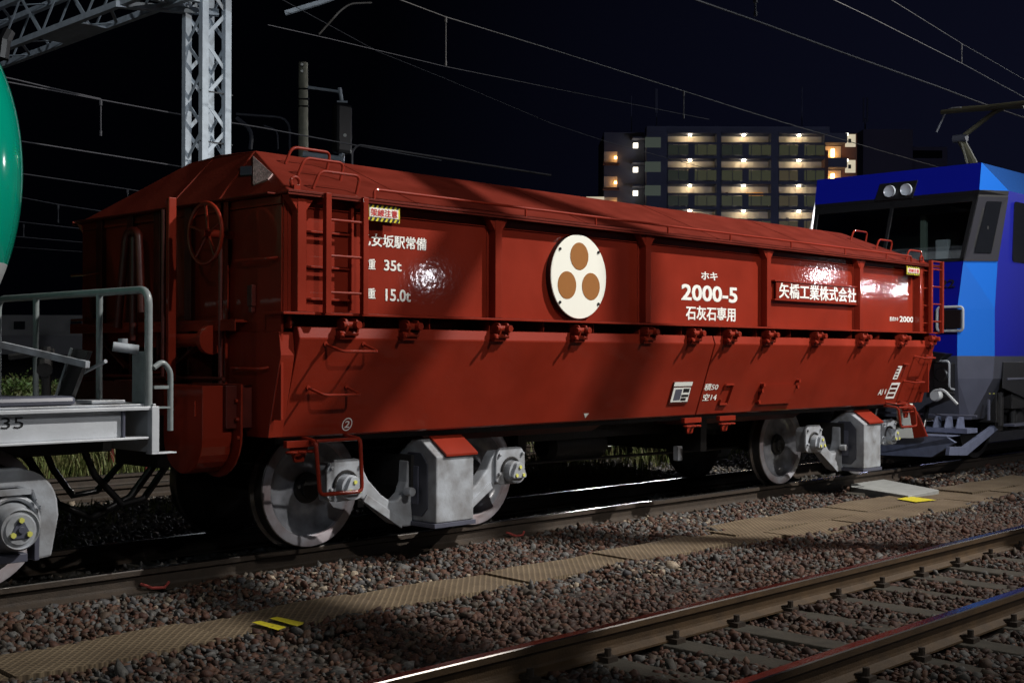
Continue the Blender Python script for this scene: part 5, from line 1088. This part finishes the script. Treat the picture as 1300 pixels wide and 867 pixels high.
# low building, hedge behind the left
lb = bthing('warehouse', 60, 46, 'low dark grey warehouse wall behind the shrubs at the left', 'building')
mb = MB(); bx3(lb, mb, -200, 200, 402, 452, 0, 6); bbuild(mb, 'wall', mat('warehouse_wall', (.13, .13, .135), .9, var=.2, vscale=.8), lb)
mb = MB(); bx3(lb, mb, -200, 200, 428, 452, -.06, -.01); bbuild(mb, 'plinth', mat('warehouse_plinth', (.10, .10, .11), .9), lb)
mb = MB(); bx3(lb, mb, 90, 104, 408, 420, -.05, -.01); bx3(lb, mb, 18, 32, 410, 420, -.05, -.01); bbuild(mb, 'window', 'dwin', lb)
# shrubs
leafm = mat('shrub_leaf', (.055, .115, .022), .55, var=.6, vscale=3, col2=(.09, .07, .03))
def shrub(px, w, wid, hgt, label, seed):
    g = np.random.default_rng(seed); d = ray(px, 449); c = (d[0]*w, d[1]*w)
    root = thing('shrub', (c[0], c[1], GZ), label, 'shrub', 'shrubs in front of the warehouse')
    V = []; Fc = []; nl = 1500
    cl = [(g.normal(0, wid*.32), g.normal(0, wid*.25), hgt*g.uniform(.35, .85), g.uniform(.16, .34)) for _ in range(12)]
    for k in range(nl):
        q = cl[k % 12]; dv = g.normal(size=3); dv /= np.linalg.norm(dv); rr_ = q[3]*g.uniform(.3, 1.15); p = np.array([c[0]+q[0], c[1]+q[1], GZ+q[2]])+dv*rr_
        if p[2] < GZ: continue
        u_ = g.normal(size=3); u_ /= np.linalg.norm(u_); v_ = np.cross(u_, dv); v_ /= (np.linalg.norm(v_)+1e-6); s_ = g.uniform(.025, .055); b0 = len(V)
        V += [tuple(p-u_*s_), tuple(p+v_*s_*.5), tuple(p+u_*s_), tuple(p-v_*s_*.5)]; Fc.append((b0, b0+1, b0+2, b0+3))
    me = bpy.data.meshes.new('foliage'); me.from_pydata(V, [], Fc); me.materials.append(leafm); o = bpy.data.objects.new('foliage', me); COL.objects.link(o); o.parent = root; o.matrix_parent_inverse = Matrix.Translation(-root.location)
    mb = MB()
    for q in cl: mb.tube([(c[0], c[1], GZ-.02), (c[0]+q[0]*.5, c[1]+q[1]*.5, GZ+q[2]*.6), (c[0]+q[0], c[1]+q[1], GZ+q[2])], [.03, .02, .008], 6)
    mb.build('stem', 'rust', root)
shrub(-25, 24, 1.0, 1.15, 'leftmost green shrub behind the tank wagon platform', 1); shrub(22, 24, .9, 1.2, 'broad green shrub seen through the platform railing', 2); shrub(58, 25, .9, 1.15, 'green shrub right of the broad one behind the railing', 3); shrub(95, 26, .8, 1.0, 'dim shrub nearest to the red wagon end', 4)
mb = MB(); mb.box(-4, 9, 19.0, 19.1, GZ, GZ+.16); tag(mb.build('kerb', 'bbrown'), 'low brownish kerb line below the shrubs at the left', 'kerb')
# two rusty stakes in the weeds
for i, px in enumerate((141, 186)):
    p = onZ(px, 605, GZ); mb = MB(); mb.box(p[0]-.03, p[0]+.03, p[1]-.03, p[1]+.03, GZ-.05, GZ+.75); mb.box(p[0]-.045, p[0]+.045, p[1]-.045, p[1]+.045, GZ-.05, GZ+.03)
    tag(mb.build('stake', 'darkred', bevel=.005), ['rusty red stake in the weeds, left of the pair', 'rusty red stake in the weeds, close to the wagon buffer'][i], 'stake')
# litter: pinkish plastic strips and a leaf by the rail
for i, (px, py) in enumerate(((197, 745), (655, 679), (873, 642), (970, 630))):
    p = onZ(px, py, GZ+.05); mb = MB(); mb.tube([(p[0]-.09, p[1]+.03, p[2]+.03), (p[0]-.03, p[1]-.02, p[2]), (p[0]+.05, p[1]-.03, p[2]-.005), (p[0]+.10, p[1], p[2]+.02)], .010, 6)
    tag(mb.build('plastic_strip', mat('pink_plastic', (.32, .06, .05), .35) if i == 0 else bpy.data.materials['pink_plastic'], smooth=True), ['pink plastic strip on the ballast at lower left', 'pink plastic strip in the ballast below the left bogie', 'small pink strip in the ballast under the wagon middle', 'small pink strip in the ballast left of the third wheel'][i], 'plastic strip', 'pink plastic strips along the rail')
for o in bpy.data.objects:
    for k in ('_w', '_px', '_rot'):
        if k in o: del o[k]
